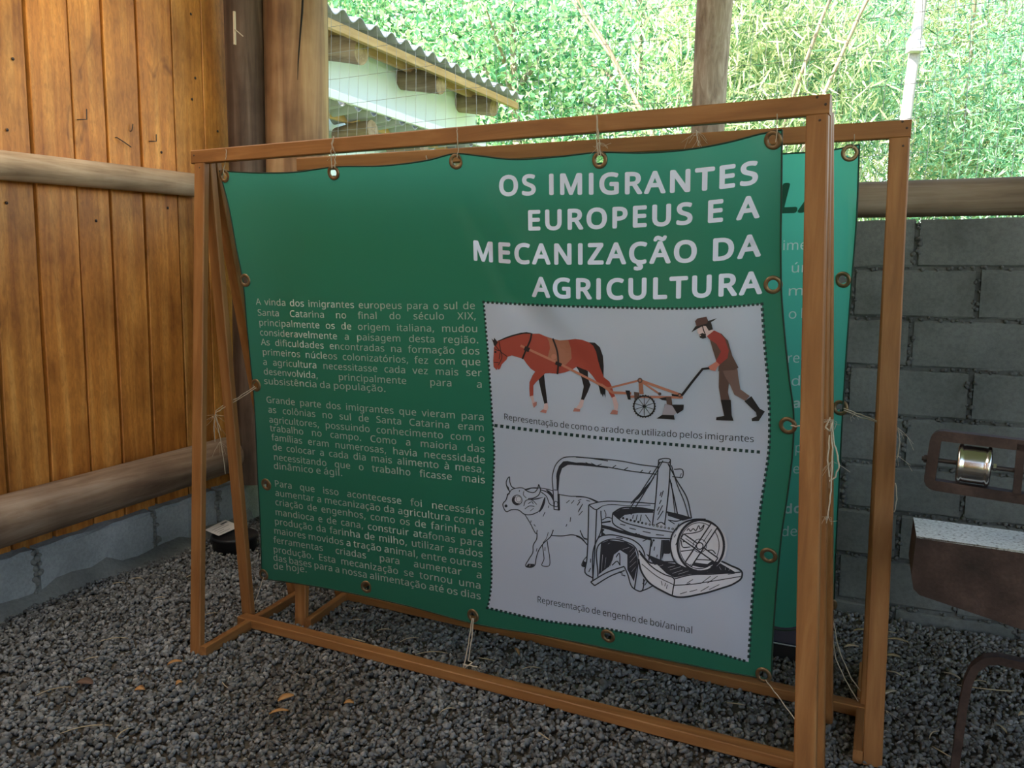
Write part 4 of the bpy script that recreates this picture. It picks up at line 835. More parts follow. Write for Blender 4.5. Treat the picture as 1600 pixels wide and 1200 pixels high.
# horse
t = Print(); z = Zoom(t, 760, 500, 7.5); l = .0012; e = .0003
z.poly([(1195, 262), (1270, 265), (1330, 320), (1365, 420), (1375, 540), (1372, 690), (1340, 620), (1300, 480), (1270, 350), (1230, 290)], 'black', l)
z.poly([(1295, 700), (1350, 760), (1395, 800), (1395, 915), (1378, 865), (1365, 905), (1352, 860), (1343, 882), (1320, 790)], 'black', l)
z.poly([(610, 690), (675, 630), (688, 750), (715, 972), (678, 982), (640, 830)], 'black', l)
z.poly([(1050, 545), (1090, 540), (1190, 600), (1192, 690), (1220, 760), (1190, 840), (1142, 940), (1108, 932), (1140, 780), (1115, 680), (1080, 590)], 'black', l)
z.poly([(680, 982), (716, 972), (725, 1030), (700, 1090), (640, 1075), (668, 1045)], 'sock', l+e); z.poly([(625, 1078), (660, 1048), (705, 1060), (700, 1092)], 'hoof', l+2*e)
z.poly([(1105, 930), (1145, 938), (1130, 1010), (1095, 1048), (1050, 1030), (1082, 990)], 'sock', l+e); z.poly([(1015, 1072), (1032, 1030), (1098, 1045), (1095, 1074)], 'hoof', l+2*e)
z.poly([(130, 245), (220, 205), (300, 180), (400, 155), (470, 148), (530, 160), (620, 160), (700, 195), (780, 220), (860, 240), (960, 232), (1040, 222), (1120, 232), (1200, 262), (1250, 300), (1285, 370), (1310, 480), (1340, 580), (1375, 670), (1440, 720), (1470, 780), (1490, 850), (1508, 895), (1470, 912), (1440, 860), (1410, 800), (1350, 770), (1290, 720), (1240, 650), (1190, 595), (1120, 570), (1060, 545), (1000, 585), (920, 615), (830, 630), (740, 622), (690, 625), (640, 670), (580, 730), (550, 770), (550, 885), (508, 897), (503, 800), (505, 730), (540, 650), (572, 605), (520, 570), (470, 510), (430, 450), (380, 440), (300, 415), (250, 430), (235, 465), (180, 520), (160, 570), (140, 582), (130, 560), (120, 587), (85, 550), (80, 480), (85, 400), (88, 320), (105, 290)], 'horse', l+3*e)
z.poly([(508, 895), (550, 884), (560, 950), (590, 965), (585, 1000), (555, 1025), (540, 1000), (530, 940)], 'sock', l+4*e); z.poly([(545, 975), (592, 958), (588, 1000), (555, 1030)], 'hoof', l+5*e)
z.poly([(1472, 910), (1510, 894), (1545, 990), (1540, 1052), (1500, 1062), (1490, 990)], 'sock', l+4*e); z.poly([(1447, 1102), (1480, 1052), (1540, 1062), (1535, 1108)], 'hoof', l+5*e)
z.poly([(130, 246), (220, 204), (300, 176), (400, 150), (470, 142), (524, 152), (520, 162), (440, 160), (330, 186), (240, 214), (150, 248)], 'black', l+4*e)
z.poly([(60, 215), (85, 240), (92, 208), (135, 262), (110, 302), (90, 302), (80, 265)], 'black', l+4*e)
z.poly([(710, 205), (780, 222), (860, 242), (960, 236), (990, 330), (1000, 450), (930, 527), (850, 512), (720, 430), (745, 330), (735, 260)], 'blanket', l+4*e)
z.disc((790, 430), 32, 'shaft', l+5*e)
z.stroke([(400, 300), (830, 498), (1440, 812)], 27, 'shaft', l+6*e, False)
for p in ([(530, 155), (515, 230), (470, 335), (420, 458)], [(778, 216), (830, 370), (842, 500), (832, 636)]): z.stroke(p, 20, 'black', l+7*e)
z.poly([(455, 305), (512, 330), (492, 378), (436, 352)], 'black', l+8*e); z.poly([(815, 480), (888, 512), (870, 550), (804, 520)], 'black', l+8*e)
for p in ([(100, 290), (160, 365), (245, 430)], [(92, 335), (130, 355), (168, 362)], [(168, 365), (182, 430), (140, 530)], [(85, 495), (145, 500)], [(148, 250), (168, 365)], [(160, 380), (150, 460)]): z.stroke(p, 8, 'black', l+5*e)
z.disc((105, 375), 13, 'black', l+5*e)
t.build('horse_drawing', panel)
# plough
t = Print(); z = Zoom(t, 940, 480, 5.926); l = .0024
z.stroke([(-5, 715), (100, 790), (275, 798)], 24, 'shaft', l, False); z.stroke([(55, 752), (340, 680)], 18, 'shaft', l, False)
z.stroke([(240, 828), (752, 836)], 22, 'shaft', l+e, False); z.stroke([(365, 680), (742, 815)], 24, 'shaft', l+2*e, False); z.stroke([(370, 690), (540, 806)], 17, 'shaft', l, False)
z.poly([(342, 690), (380, 690), (390, 805), (350, 805)], 'blanket', l+2*e)
z.poly([(220, 770), (262, 772), (270, 857), (245, 855)], 'black', l+3*e); z.poly([(300, 783), (345, 790), (350, 822), (305, 862)], 'vest', l+3*e)
z.disc((355, 678), 24, 'vest', l+3*e); z.disc((355, 678), 12, 'shaft', l+4*e); z.disc((538, 803), 15, 'vest', l+3*e); z.disc((724, 815), 21, 'vest', l+4*e); z.disc((724, 815), 10, 'shaft', l+5*e)
z.ring((395, 918), 96, 96, 13, 'black', l+3*e); z.disc((395, 918), 14, 'black', l+3*e)
for k in range(5):
    a = .3+k*math.pi/5; z.stroke([(395-95*math.cos(a), 918-95*math.sin(a)), (395+95*math.cos(a), 918+95*math.sin(a))], 5, 'black', l+3*e, False)
for k in range(26):
    a = k*2*math.pi/26; z.stroke([(395+98*math.cos(a), 918+98*math.sin(a)), (395+108*math.cos(a), 918+108*math.sin(a))], 11, 'black', l+3*e, False)
z.poly([(530, 843), (600, 830), (605, 866), (560, 860)], 'black', l+3*e)
z.poly([(585, 895), (640, 900), (705, 965), (670, 1000), (560, 998), (580, 940)], 'steel_ink', l+3*e); z.poly([(638, 902), (762, 903), (757, 950), (700, 988), (660, 920)], 'black', l+4*e)
z.poly([(597, 828), (645, 830), (657, 912), (603, 898)], 'vest', l+5*e); z.poly([(510, 1030), (562, 996), (670, 1000), (677, 1042)], 'black', l+5*e); z.poly([(648, 802), (710, 812), (705, 828), (650, 822)], 'black', l+5*e)
z.stroke([(742, 818), (840, 690), (935, 572), (1000, 565)], 22, 'black', l+6*e, False)
t.build('plough_drawing', panel)
# ploughman
t = Print(); z = Zoom(t, 940, 480, 5.926); l = .0030
z.poly([(1088, 585), (1135, 590), (1180, 690), (1170, 790), (1188, 862), (1105, 862), (1085, 740)], 'trouser_dark', l)
z.poly([(1118, 580), (1258, 570), (1265, 640), (1285, 760), (1372, 822), (1330, 868), (1230, 810), (1190, 720), (1142, 640)], 'trouser', l+e)
z.poly([(1103, 858), (1196, 858), (1205, 1000), (1222, 1052), (1060, 1046), (1063, 1020), (1135, 1006)], 'black', l+2*e)
z.poly([(1322, 872), (1387, 824), (1465, 940), (1512, 965), (1455, 1054), (1392, 1056), (1390, 1030), (1437, 1010), (1430, 975)], 'black', l+2*e)
z.poly([(1000, 290), (1040, 225), (1110, 245), (1170, 310), (1210, 450), (1268, 560), (1230, 582), (1080, 592), (1086, 530), (1060, 490), (1028, 390)], 'vest', l+2*e)
z.poly([(885, 200), (960, 160), (1005, 200), (1042, 215), (978, 272), (920, 276), (905, 248), (890, 240)], 'skin', l+2*e)
z.poly([(975, 268), (1042, 215), (1095, 240), (1140, 290), (1178, 400), (1166, 472), (1092, 533), (1058, 500), (1105, 410), (1062, 340), (1000, 298)], 'shirt', l+3*e)
z.poly([(985, 553), (1062, 503), (1095, 533), (1075, 550), (1052, 592), (1010, 582)], 'hand', l+4*e)
z.poly([(930, 165), (1010, 128), (1030, 205), (992, 218), (966, 175), (945, 172)], 'black', l+3*e); z.poly([(905, 253), (935, 238), (958, 250), (970, 282), (937, 292), (910, 282)], 'black', l+3*e)
z.stroke([(932, 165), (945, 215), (965, 262)], 9, 'black', l+4*e); z.disc((914, 262), 8, 'skin', l+4*e, 5)
z.poly([(865, 130), (885, 105), (970, 87), (985, 122), (978, 150), (880, 178)], 'hat', l+5*e); z.poly([(830, 233), (868, 178), (985, 128), (1067, 102), (1035, 127), (905, 190)], 'black', l+4*e)
t.build('ploughman_drawing', panel)
# ox
t = Print(); z = Zoom(t, 770, 700, 6.0); l = .0012
for p, wd in [([(160, 410), (135, 370), (128, 310), (155, 270), (160, 320), (180, 365), (212, 380)], 7), ([(160, 410), (175, 392), (215, 378), (280, 375), (310, 390), (370, 376), (415, 378)], 6), ([(430, 340), (447, 390), (430, 440), (380, 470), (330, 476)], 7), ([(430, 340), (420, 380), (390, 415), (340, 412), (300, 390)], 7), ([(162, 410), (138, 445), (125, 485), (95, 525), (102, 562), (130, 598), (165, 582), (240, 582), (300, 622), (360, 624), (420, 602)], 7), ([(290, 545), (310, 492), (370, 490), (412, 530)], 5), ([(330, 522), (370, 505), (380, 525)], 5), ([(300, 572), (340, 545), (390, 547)], 5), ([(350, 592), (382, 566)], 4), ([(290, 405), (288, 440), (315, 470)], 5), ([(135, 465), (140, 430), (160, 430)], 5), ([(420, 602), (460, 560), (478, 500)], 5), ([(300, 390), (350, 376), (450, 376), (510, 386), (565, 402)], 6), ([(445, 392), (500, 410), (545, 450), (572, 500)], 7), ([(450, 410), (500, 450), (540, 530), (572, 546)], 6),
             ([(575, 580), (565, 400), (562, 240), (598, 145), (660, 92), (740, 82), (860, 90), (1080, 121)], 7), ([(622, 583), (606, 330), (600, 250), (625, 185), (680, 156), (780, 157), (900, 166), (1080, 185)], 7), ([(572, 392), (612, 396)], 6), ([(570, 575), (625, 583)], 7), ([(580, 500), (582, 548), (602, 550), (600, 502), (580, 500)], 5),
             ([(625, 436), (720, 451), (840, 456), (920, 475), (990, 506)], 6), ([(300, 622), (345, 695), (412, 800), (416, 768)], 6), ([(415, 800), (412, 850), (380, 910), (375, 980), (340, 1040), (310, 1110), (350, 1120), (388, 1106), (405, 1040), (430, 960), (470, 900), (548, 820), (567, 768)], 7), ([(550, 820), (640, 825), (760, 816), (820, 835), (884, 908)], 7), ([(820, 770), (850, 840), (886, 852)], 5), ([(465, 912), (477, 1000), (480, 1040), (460, 1100), (525, 1106), (532, 1020), (520, 950), (510, 872)], 6), ([(880, 1018), (848, 1058), (835, 1105), (875, 1116)], 6), ([(520, 790), (500, 850), (470, 890)], 4)]:
    z.stroke(p, wd, 'ink', l)
z.stroke([(490, 460), (468, 540), (436, 602)], 18, 'ink', l, True, True); z.stroke([(500, 392), (540, 425), (572, 480)], 16, 'ink', l, True, True)
z.stroke([(616, 430), (620, 584)], 16, 'ink', l, False); z.poly([(598, 390), (597, 240), (620, 170), (660, 125), (700, 122), (770, 135), (830, 148), (700, 160), (650, 190), (627, 260), (616, 390)], 'ink', l)
z.disc((124, 543), 14, 'ink', l); z.ring((228, 488), 46, 46, 7, 'ink', l); z.disc((222, 492), 40, 'ink', l-.0001); z.disc((238, 483), 34, 'paper', l+e); z.ring((242, 480), 24, 26, 4, 'ink', l+2*e)
z.poly([(310, 1112), (332, 1085), (390, 1088), (385, 1112), (348, 1122)], 'ink', l+e); z.stroke([(345, 1110), (350, 1092)], 5, 'paper', l+2*e, False)
z.poly([(836, 1104), (850, 1060), (878, 1072), (874, 1114)], 'ink', l)
z.poly([(128, 340), (135, 370), (160, 408), (150, 370)], 'ink', l+e); z.stroke([(470, 462), (420, 475), (345, 485)], 8, 'ink', l, True, True)
for a, b_ in [((720, 490), (690, 515)), ((762, 490), (735, 522)), ((830, 550), (800, 602)), ((842, 590), (805, 632)), ((730, 650), (725, 692)), ((695, 715), (685, 738)), ((490, 600), (470, 642)), ((525, 540), (520, 562)), ((875, 490), (912, 500)), ((830, 480), (800, 495)), ((360, 680), (355, 700)), ((385, 715), (400, 735)), ((415, 940), (408, 970)), ((490, 930), (488, 965)), ((250, 395), (248, 410)), ((900, 150), (870, 135)), ((960, 160), (920, 140)), ((1020, 150), (980, 165))]:
    z.stroke([a, b_], 5, 'ink', l, False)
t.build('ox_drawing', panel)
# mill
t = Print(); z = Zoom(t, 900, 700, 4.8); l = .0016
for p, wd in [([(0, 68), (100, 75), (350, 100), (480, 125), (620, 142)], 6), ([(0, 122), (200, 138), (400, 172), (605, 198)], 6), ([(735, 160), (800, 166), (804, 195), (795, 222), (765, 220), (722, 214)], 6), ([(790, 190), (780, 218)], 4),
             ([(620, 88), (608, 250), (598, 380), (572, 580)], 7), ([(708, 92), (698, 280), (682, 440), (664, 580)], 7), ([(620, 88), (655, 79), (708, 90), (700, 108), (660, 106), (622, 108)], 6),
             ([(632, 108), (500, 310), (380, 490)], 6), ([(652, 95), (540, 290), (412, 500)], 6), ([(690, 118), (760, 250), (830, 370), (867, 528)], 7), ([(716, 130), (760, 280), (810, 400), (846, 522)], 6), ([(703, 230), (735, 370), (762, 500)], 7), ([(716, 260), (728, 370), (742, 490)], 5),
             ([(95, 427), (150, 410), (400, 405), (590, 418)], 6), ([(155, 462), (190, 440), (400, 432), (560, 428)], 4), ([(95, 427), (92, 600), (80, 850), (70, 940), (128, 975)], 7), ([(155, 462), (145, 700), (125, 1000)], 7), ([(95, 427), (155, 462), (188, 442)], 6), ([(187, 470), (182, 640), (158, 690)], 6), ([(212, 465), (225, 500), (222, 520)], 4),
             ([(275, 490), (275, 560), (350, 612), (500, 662), (720, 682)], 7), ([(275, 492), (330, 540), (480, 590), (725, 632)], 6), ([(275, 490), (330, 455), (450, 447), (590, 468)], 9), ([(680, 480), (770, 500), (862, 527)], 9), ([(690, 540), (760, 548), (790, 540)], 6),
             ([(195, 540), (240, 520), (275, 530)], 5), ([(195, 560), (260, 550)], 9), ([(190, 590), (300, 625), (450, 664), (565, 690)], 7),
             ([(125, 1000), (145, 720), (170, 672), (240, 652), (350, 667), (430, 692), (490, 742), (515, 800), (508, 900), (480, 1076), (430, 1052), (385, 940), (362, 890)], 7), ([(163, 965), (186, 712), (250, 686), (380, 706), (442, 742), (466, 800), (460, 900), (438, 1060)], 7),
             ([(110, 1005), (240, 930), (362, 888)], 7), ([(140, 1032), (260, 960), (365, 918)], 7), ([(110, 1005), (140, 1032)], 7), ([(480, 1076), (530, 1058), (582, 1030)], 7), ([(565, 690), (545, 850)], 8), ([(645, 690), (632, 850)], 7), ([(662, 790), (700, 790)], 5)]:
    z.stroke(p, wd, 'ink', l)
z.poly([(590, 215), (420, 400), (405, 425), (470, 380), (540, 300)], 'ink', l); z.poly([(280, 492), (335, 458), (450, 450), (580, 470), (580, 486), (460, 488), (365, 502), (325, 535)], 'ink', l)
z.poly([(684, 478), (770, 500), (862, 528), (800, 545), (690, 508)], 'ink', l)
z.poly([(190, 575), (262, 590), (330, 615), (460, 645), (560, 672), (560, 690), (450, 662), (300, 625), (190, 600)], 'ink', l); z.poly([(190, 600), (215, 612), (200, 630), (222, 650), (188, 660)], 'ink', l)
z.poly([(650, 690), (702, 690), (708, 790), (660, 790), (640, 850)], 'ink', l)
z.poly([(170, 950), (187, 715), (250, 690), (372, 706), (440, 745), (462, 830), (455, 900), (434, 1000), (385, 912), (385, 800), (330, 765), (285, 800), (262, 880), (200, 925)], 'ink', l)
for p, wd in [([(200, 800), (190, 925)], 8), ([(225, 820), (215, 900)], 5), ([(300, 790), (250, 890)], 7), ([(350, 760), (400, 745)], 6), ([(402, 780), (440, 740)], 4), ([(402, 820), (452, 760)], 5), ([(402, 860), (455, 800)], 5), ([(402, 895), (452, 850)], 5), ([(415, 930), (448, 890)], 5), ([(240, 720), (255, 712)], 5)]: z.stroke(p, wd, 'paper', l+e, False, True)
for p in ([(300, 820), (320, 790), (330, 880)], [(270, 880), (310, 850), (330, 880)], [(320, 930), (350, 940)], [(340, 950), (370, 960)]): z.stroke(p, 6, 'ink', l, True)
for k in range(15):
    a = k/14; x, y = 325+400*a, 515+92*a**.8
    z.disc((x, y), 9, 'ink', l+2*e); (z.disc((x, y), 4, 'paper', l+3*e) if k > 6 else None)
for k in range(7): z.disc((450+22*k, 645+8*k), 8, 'ink', l+2*e)
for p in ([(575, 700), (565, 740)], [(500, 700), (530, 685)], [(590, 740), (585, 770)], [(610, 800), (605, 820)], [(640, 330), (630, 360)], [(655, 320), (640, 370)], [(625, 440), (610, 470)], [(650, 430), (615, 500)], [(655, 470), (610, 540)], [(640, 390), (625, 420)], [(330, 570), (370, 580)], [(400, 600), (450, 612)], [(500, 625), (560, 638)], [(600, 650), (660, 655)], [(430, 500), (425, 530)], [(460, 500), (450, 545)], [(490, 500), (480, 550)], [(520, 500), (560, 560)], [(700, 545), (740, 570)], [(110, 830), (108, 860)], [(110, 900), (95, 930)], [(300, 670), (350, 680)], [(500, 1020), (520, 985)], [(515, 1030), (540, 990)], [(30, 400), (10, 430)], [(50, 420), (20, 470)], [(30, 620), (60, 680), (85, 690)], [(0, 660), (40, 680), (82, 722)], [(500, 165), (480, 185)], [(560, 170), (545, 190)], [(300, 130), (270, 150)], [(390, 145), (360, 165)]): z.stroke(p, 5, 'ink', l, False)
z.stroke([(0, 112), (60, 118), (150, 130)], 11, 'ink', l, True, True); z.stroke([(0, 365), (80, 372), (160, 408)], 5, 'ink', l)
z.poly([(600, 572), (640, 555), (672, 578), (640, 600)], 'paper', l+e); z.stroke([(600, 575), (640, 558), (672, 580)], 6, 'ink', l+2*e)
# wheel and trough
z = Zoom(t, 1020, 780, 7.5); l = .0024
z.poly([(0, 745), (270, 735), (430, 780), (620, 850), (800, 735), (900, 775), (1045, 870), (1000, 970), (800, 1045), (560, 1110), (260, 1140), (130, 1080), (-170, 900), (-180, 620), (-100, 740)], 'paper', l) if False else None
z.poly([(-160, 600), (-20, 745), (270, 735), (430, 790), (640, 840), (800, 725), (900, 775), (1048, 872), (1000, 975), (800, 1045), (560, 1112), (260, 1142), (130, 1085), (-110, 930), (-170, 700)], 'paper', l)
z.poly([(-80, 640), (20, 770), (180, 745), (300, 760), (420, 800), (640, 850), (790, 750), (960, 850), (930, 862), (700, 870), (430, 880), (255, 920), (160, 870)], 'ink', l+e)
for p, wd in [([(-165, 600), (-20, 748), (130, 735), (270, 735)], 14), ([(800, 725), (900, 772), (1048, 868), (1040, 920), (960, 985), (800, 1045), (560, 1112), (260, 1142), (130, 1085), (-60, 960), (-140, 830), (-168, 700)], 16), ([(-150, 640), (0, 800), (130, 880), (250, 935), (240, 1040), (225, 1135)], 11), ([(250, 935), (430, 890), (700, 878), (1030, 855)], 11), ([(245, 1008), (430, 1000), (700, 960), (1030, 905)], 8), ([(-130, 760), (60, 910), (240, 1000)], 7)]: z.stroke(p, wd, 'ink', l+2*e)
for p in ([(560, 990), (680, 900)], [(640, 985), (760, 900)], [(400, 985), (470, 940)], [(380, 1000), (440, 985)], [(320, 1110), (400, 1085)], [(430, 1085), (520, 1060)], [(560, 1080), (660, 1020)], [(660, 1060), (780, 1000)], [(100, 960), (110, 1010)], [(150, 980), (140, 1020)], [(170, 1000), (160, 1050)], [(880, 880), (960, 870)]): z.stroke(p, 6, 'ink', l+2*e, False)
for p in ([(60, 790), (120, 770)], [(180, 800), (260, 780)], [(200, 830), (330, 790)], [(230, 870), (350, 830)], [(300, 880), (420, 840)], [(780, 790), (800, 830)], [(850, 800), (850, 830)], [(900, 815), (890, 840)]): z.stroke(p, 9, 'paper', l+2*e, False, True)
z.disc((545, 545), 335, 'paper', l+3*e, 305)
z.stroke([(620, 236), (480, 238), (310, 310), (225, 420), (205, 540), (215, 620), (265, 740), (370, 800), (480, 838)], 13, 'ink', l+4*e)
for y in (300, 350, 430, 520, 590): z.stroke([(262+abs(y-450)*.3, y-15), (245+abs(y-450)*.3, y+18)], 7, 'ink', l+4*e, False)
z.ring((562, 545), 272, 302, 28, 'ink', l+4*e); z.ring((545, 545), 232, 270, 9, 'ink', l+4*e)
for p in ([(400, 370), (420, 345), (440, 375), (475, 345), (500, 370), (540, 310), (555, 350), (600, 300), (585, 350), (480, 395), (380, 405)], [(330, 610), (420, 600), (480, 590)], [(490, 705), (600, 710), (690, 715)], [(640, 600), (700, 600), (735, 640)], [(330, 480), (350, 560), (440, 560)], [(350, 500), (410, 490)]): z.stroke(p, 9, 'ink', l+4*e)
z.poly([(430, 770), (480, 740), (560, 750), (640, 760), (700, 715), (770, 740), (700, 800), (560, 800)], 'ink', l+5*e); z.stroke([(520, 830), (620, 815), (700, 770)], 16, 'paper', l+6*e, True, True)
for a, b_ in (((722, 305), (415, 765)), ((345, 432), (745, 715))):
    dx, dy = b_[0]-a[0], b_[1]-a[1]; ln = math.hypot(dx, dy); nx, ny = -dy/ln, dx/ln; hw = 44 if a[0] > 500 else 32
    for off in (-hw, hw): z.stroke([(a[0]+nx*off, a[1]+ny*off), (b_[0]+nx*off, b_[1]+ny*off)], 12, 'ink', l+6*e, False)
    z.poly([(a[0]+nx*hw, a[1]+ny*hw), (b_[0]+nx*hw, b_[1]+ny*hw), (b_[0]-nx*hw, b_[1]-ny*hw), (a[0]-nx*hw, a[1]-ny*hw)], 'paper', l+5*e)
    for q in (a, b_): z.stroke([(q[0]+nx*hw, q[1]+ny*hw), (q[0]-nx*hw, q[1]-ny*hw)], 10, 'ink', l+6*e, False)
    z.stroke([(a[0]+dx*.1, a[1]+dy*.1), (a[0]+dx*.42, a[1]+dy*.42)], 6, 'ink', l+7*e, False)
z.disc((550, 548), 46, 'ink', l+7*e); z.disc((550, 548), 32, 'paper', l+8*e); z.ring((550, 545), 78, 78, 8, 'ink', l+7*e)
t.build('mill_drawing', panel)

# ------------------------------------------------------------------ rear banner
T2 = [(505, 276), (600, 272), (760, 264), (930, 256), (1100, 248), (1230, 240), (1290, 236), (1343, 226)]
R2 = [(1343, 226), (1338, 350), (1330, 450), (1322, 560), (1317, 640), (1311, 760), (1306, 860), (1303, 950)]
L2 = [(505, 276), (495, 400), (480, 550), (488, 700), (494, 840)]
B2 = [(494, 840), (650, 868), (800, 895), (1000, 930), (1150, 962), (1235, 985), (1303, 955)]
EYE_R = [(1328, 239), (1317, 437), (1313, 637), (1296, 944)]
banner2 = thing('banner', S2(900, 905), 'second green banner, mostly hidden behind the front banner', 'banner')
V, F = sheet(coons(crv(T2, 150), crv(B2, 150), crv(L2, 110), crv(R2, 110)), S2, 0, EYE_R, .0135)
make('sheet', V, F, [M['green_rear']], banner2, smooth=True)
b = MB()
for edge in (T2, R2, B2, L2): b.tube([S2(x, y, .0005) for x, y in crv(edge, 100)], .0022, 6)
b.build('hem', M['hem'], banner2)
for x, y in EYE_R: eyelet(S2, x, y, banner2)
t = Print(S2)
def rtext(s_, x0, yb, x1, cap, bold=0, m_='rear_text', sk=0.): textline(t, [s_], [(x0, yb), (x1, yb-(x1-x0)*.03)], cap, cap, m_, .0012, False, bold, 0, skew=sk)
rtext('LA', 1205, 334, 1290, 48, 40, 'rear_dark', .22)
t.build('heading_text', banner2)
for a in [('imen', 1222, 391, 1275, 15), ('úni', 1235, 426, 1271, 15), ('mo', 1230, 462, 1273, 15), ('regi', 1229, 567, 1268, 15), ('ida', 1228, 603, 1266, 15), ('p', 1241, 707, 1252, 15), ('e', 1238, 740, 1249, 15), ('de', 1220, 838, 1245, 15), ('o', 1231, 498, 1244, 15), ('b', 1250, 497, 1264, 15, 28), ('zaç', 1226, 638, 1262, 15, 28), ('ado', 1211, 803, 1252, 15, 28)]:
    t = Print(S2); rtext(*a); t.build('text_fragment', banner2)

# ------------------------------------------------------------------ twine ties
def twine(label, paths, fn=S, r=.0014, frays=()):
    """paths: lists of (x, y, lift) on the banner plane"""
    b = MB()
    for p in paths:
        P = [fn(x, y, lf) for x, y, lf in p]
        Q = []
        for i in range(len(P)-1):
            for k in range(4): Q.append(P[i]+(P[i+1]-P[i])*k/4+rng.normal(size=3)*(.0007 if (i or k) else 0))
        Q.append(P[-1]); b.tube(Q, r, 6)
    for x, y, lf, n, ln in frays:
        c = fn(x, y, lf)
        for k in range(n):
            d = np.array([rng.normal(), rng.normal()*.6, -abs(rng.normal())-.2]); d *= ln*rng.uniform(.4, 1.1)/np.linalg.norm(d)
            b.tube([c, c+d*.5+rng.normal(size=3)*.003, c+d+rng.normal(size=3)*.006], .0004, 4)
    return tag(b.build('twine_tie', M['twine']), label, 'twine', 'twine ties holding the banners')
BF = .034
twine('thin twine hook tying the top left banner corner under the top bar', [[(352, 275, .006), (349, 268, .01), (351, 258, .012), (353, 248, BF), (353, 233, BF)]])
twine('twine loop tying the second top eyelet from the left to the top bar', [[(519, 262, .006), (517, 245, .02), (517, 236, BF), (520, 222, BF), (521, 213, BF)], [(523, 262, .006), (524, 245, .02), (521, 232, BF), (518, 224, BF), (522, 214, BF)]], frays=[(520, 240, .02, 5, .05)])
twine('white twine tying the middle top eyelet of the front banner to its top bar', [[(714, 246, .008), (716, 236, .014), (715, 222, .03), (714, 205, BF), (714, 199, BF)]])
twine('frayed twine knot tying the fourth top eyelet to the bar above the title', [[(935, 244, .008), (933, 228, .02), (933, 210, BF), (932, 180, BF)], [(939, 244, .008), (937, 225, .022), (934, 205, BF), (933, 181, BF)]], frays=[(935, 222, .02, 9, .045)])
twine('thin twine tying the top right banner corner below the end of the bar', [[(1212, 222, .004), (1214, 205, .012), (1214, 190, .02), (1214, 178, BF)]], r=.0011)
twine('frayed twine tying the left middle eyelet to the slanted stand leg', [[(398, 604, .008), (372, 621, .02), (348, 634, .036), (337, 642, .03), (338, 655, .02), (345, 690, .01), (352, 740, .0)], [(400, 606, .008), (373, 624, .02), (350, 637, .036), (337, 645, .03), (334, 668, .02), (336, 690, .01)]], frays=[(337, 648, .03, 16, .075), (344, 690, .015, 8, .07)])
twine('twine tying the bottom left banner corner to the foot of the stand', [[(412, 902, .006), (404, 925, .02), (397, 945, .03), (391, 962, .03), (370, 978, .04), (352, 984, .05)], [(391, 958, .03), (402, 966, .03), (388, 970, .035)]], frays=[(391, 962, .03, 6, .04)])
twine('knotted twine with a loop tying the bottom centre eyelet to the bottom rail', [[(738, 966, .006), (732, 1005, .02), (725, 1040, .03), (721, 1058, .035), (708, 1066, .04), (711, 1056, .045), (721, 1058, .045), (722, 1072, .045)], [(740, 966, .006), (736, 1005, .02), (732, 1032, .02), (738, 1035, .02), (728, 1042, .035), (719, 1052, .045), (719, 1072, .045)], [(714, 1058, .045), (704, 1070, .04), (694, 1080, .035)], [(724, 1038, .035), (746, 1042, .02)]], r=.002, frays=[(740, 1044, .02, 16, .035), (720, 1060, .045, 5, .03)])
twine('twine from the bottom right banner corner down to the right leg', [[(1196, 1062, .006), (1210, 1080, .015), (1228, 1105, .03), (1246, 1128, .04)]])
twine('twine bundle hanging on the right legs of the front stand beside its middle eyelet', [[(1236, 665, .004), (1252, 666, .01), (1266, 664, .0)], [(1297, 652, .05), (1290, 668, .055), (1298, 674, .055), (1300, 656, .055), (1302, 690, .05), (1309, 712, .05), (1311, 730, .05), (1305, 745, .05), (1296, 752, .05)], [(1298, 658, .05), (1301, 700, .052), (1299, 760, .052), (1296, 790, .052), (1292, 812, .052)], [(1296, 680, .052), (1293, 720, .052), (1296, 745, .052)]], r=.0019, frays=[(1297, 655, .05, 14, .03), (1293, 806, .052, 10, .02), (1300, 720, .05, 5, .09)])
twine('twine tying the middle right eyelet of the rear banner to the rear stand leg', [[(1318, 638, .004), (1345, 648, .02), (1372, 659, .05)], [(1318, 641, .004), (1348, 653, .02), (1373, 660, .05)], [(1402, 668, .03), (1406, 690, .02), (1402, 715, .02)], [(1399, 755, .03), (1402, 780, .02), (1397, 800, .03)]], S2, r=.0016, frays=[(1403, 668, .03, 8, .06), (1335, 646, .01, 6, .02), (1402, 712, .02, 6, .05)])
twine('thin twine hanging the top right corner of the rear banner from its bar', [[(1332, 232, .004), (1335, 222, .012), (1335, 210, .035)]], S2, r=.001)
twine('two twine strands from the rear banner foot down to the rear right leg', [[(1298, 950, .004), (1312, 1020, .02), (1330, 1060, .04), (1351, 1088, .05)], [(1296, 952, .004), (1306, 1030, .02), (1325, 1070, .04), (1342, 1098, .05)]], S2, r=.0016, frays=[(1345, 1092, .05, 6, .04), (1385, 1110, .03, 8, .06)])
twine('twine wrapped over the rear top bar left of the grey log post', [[(1088, 203, .034), (1090, 215, .036), (1091, 228, .034)]], S2, frays=[(1090, 205, .036, 10, .05)])
twine('twine wrapped over the rear top bar above the wide empty green area', [[(666, 243, .034), (667, 252, .036), (667, 262, .034)]], S2)

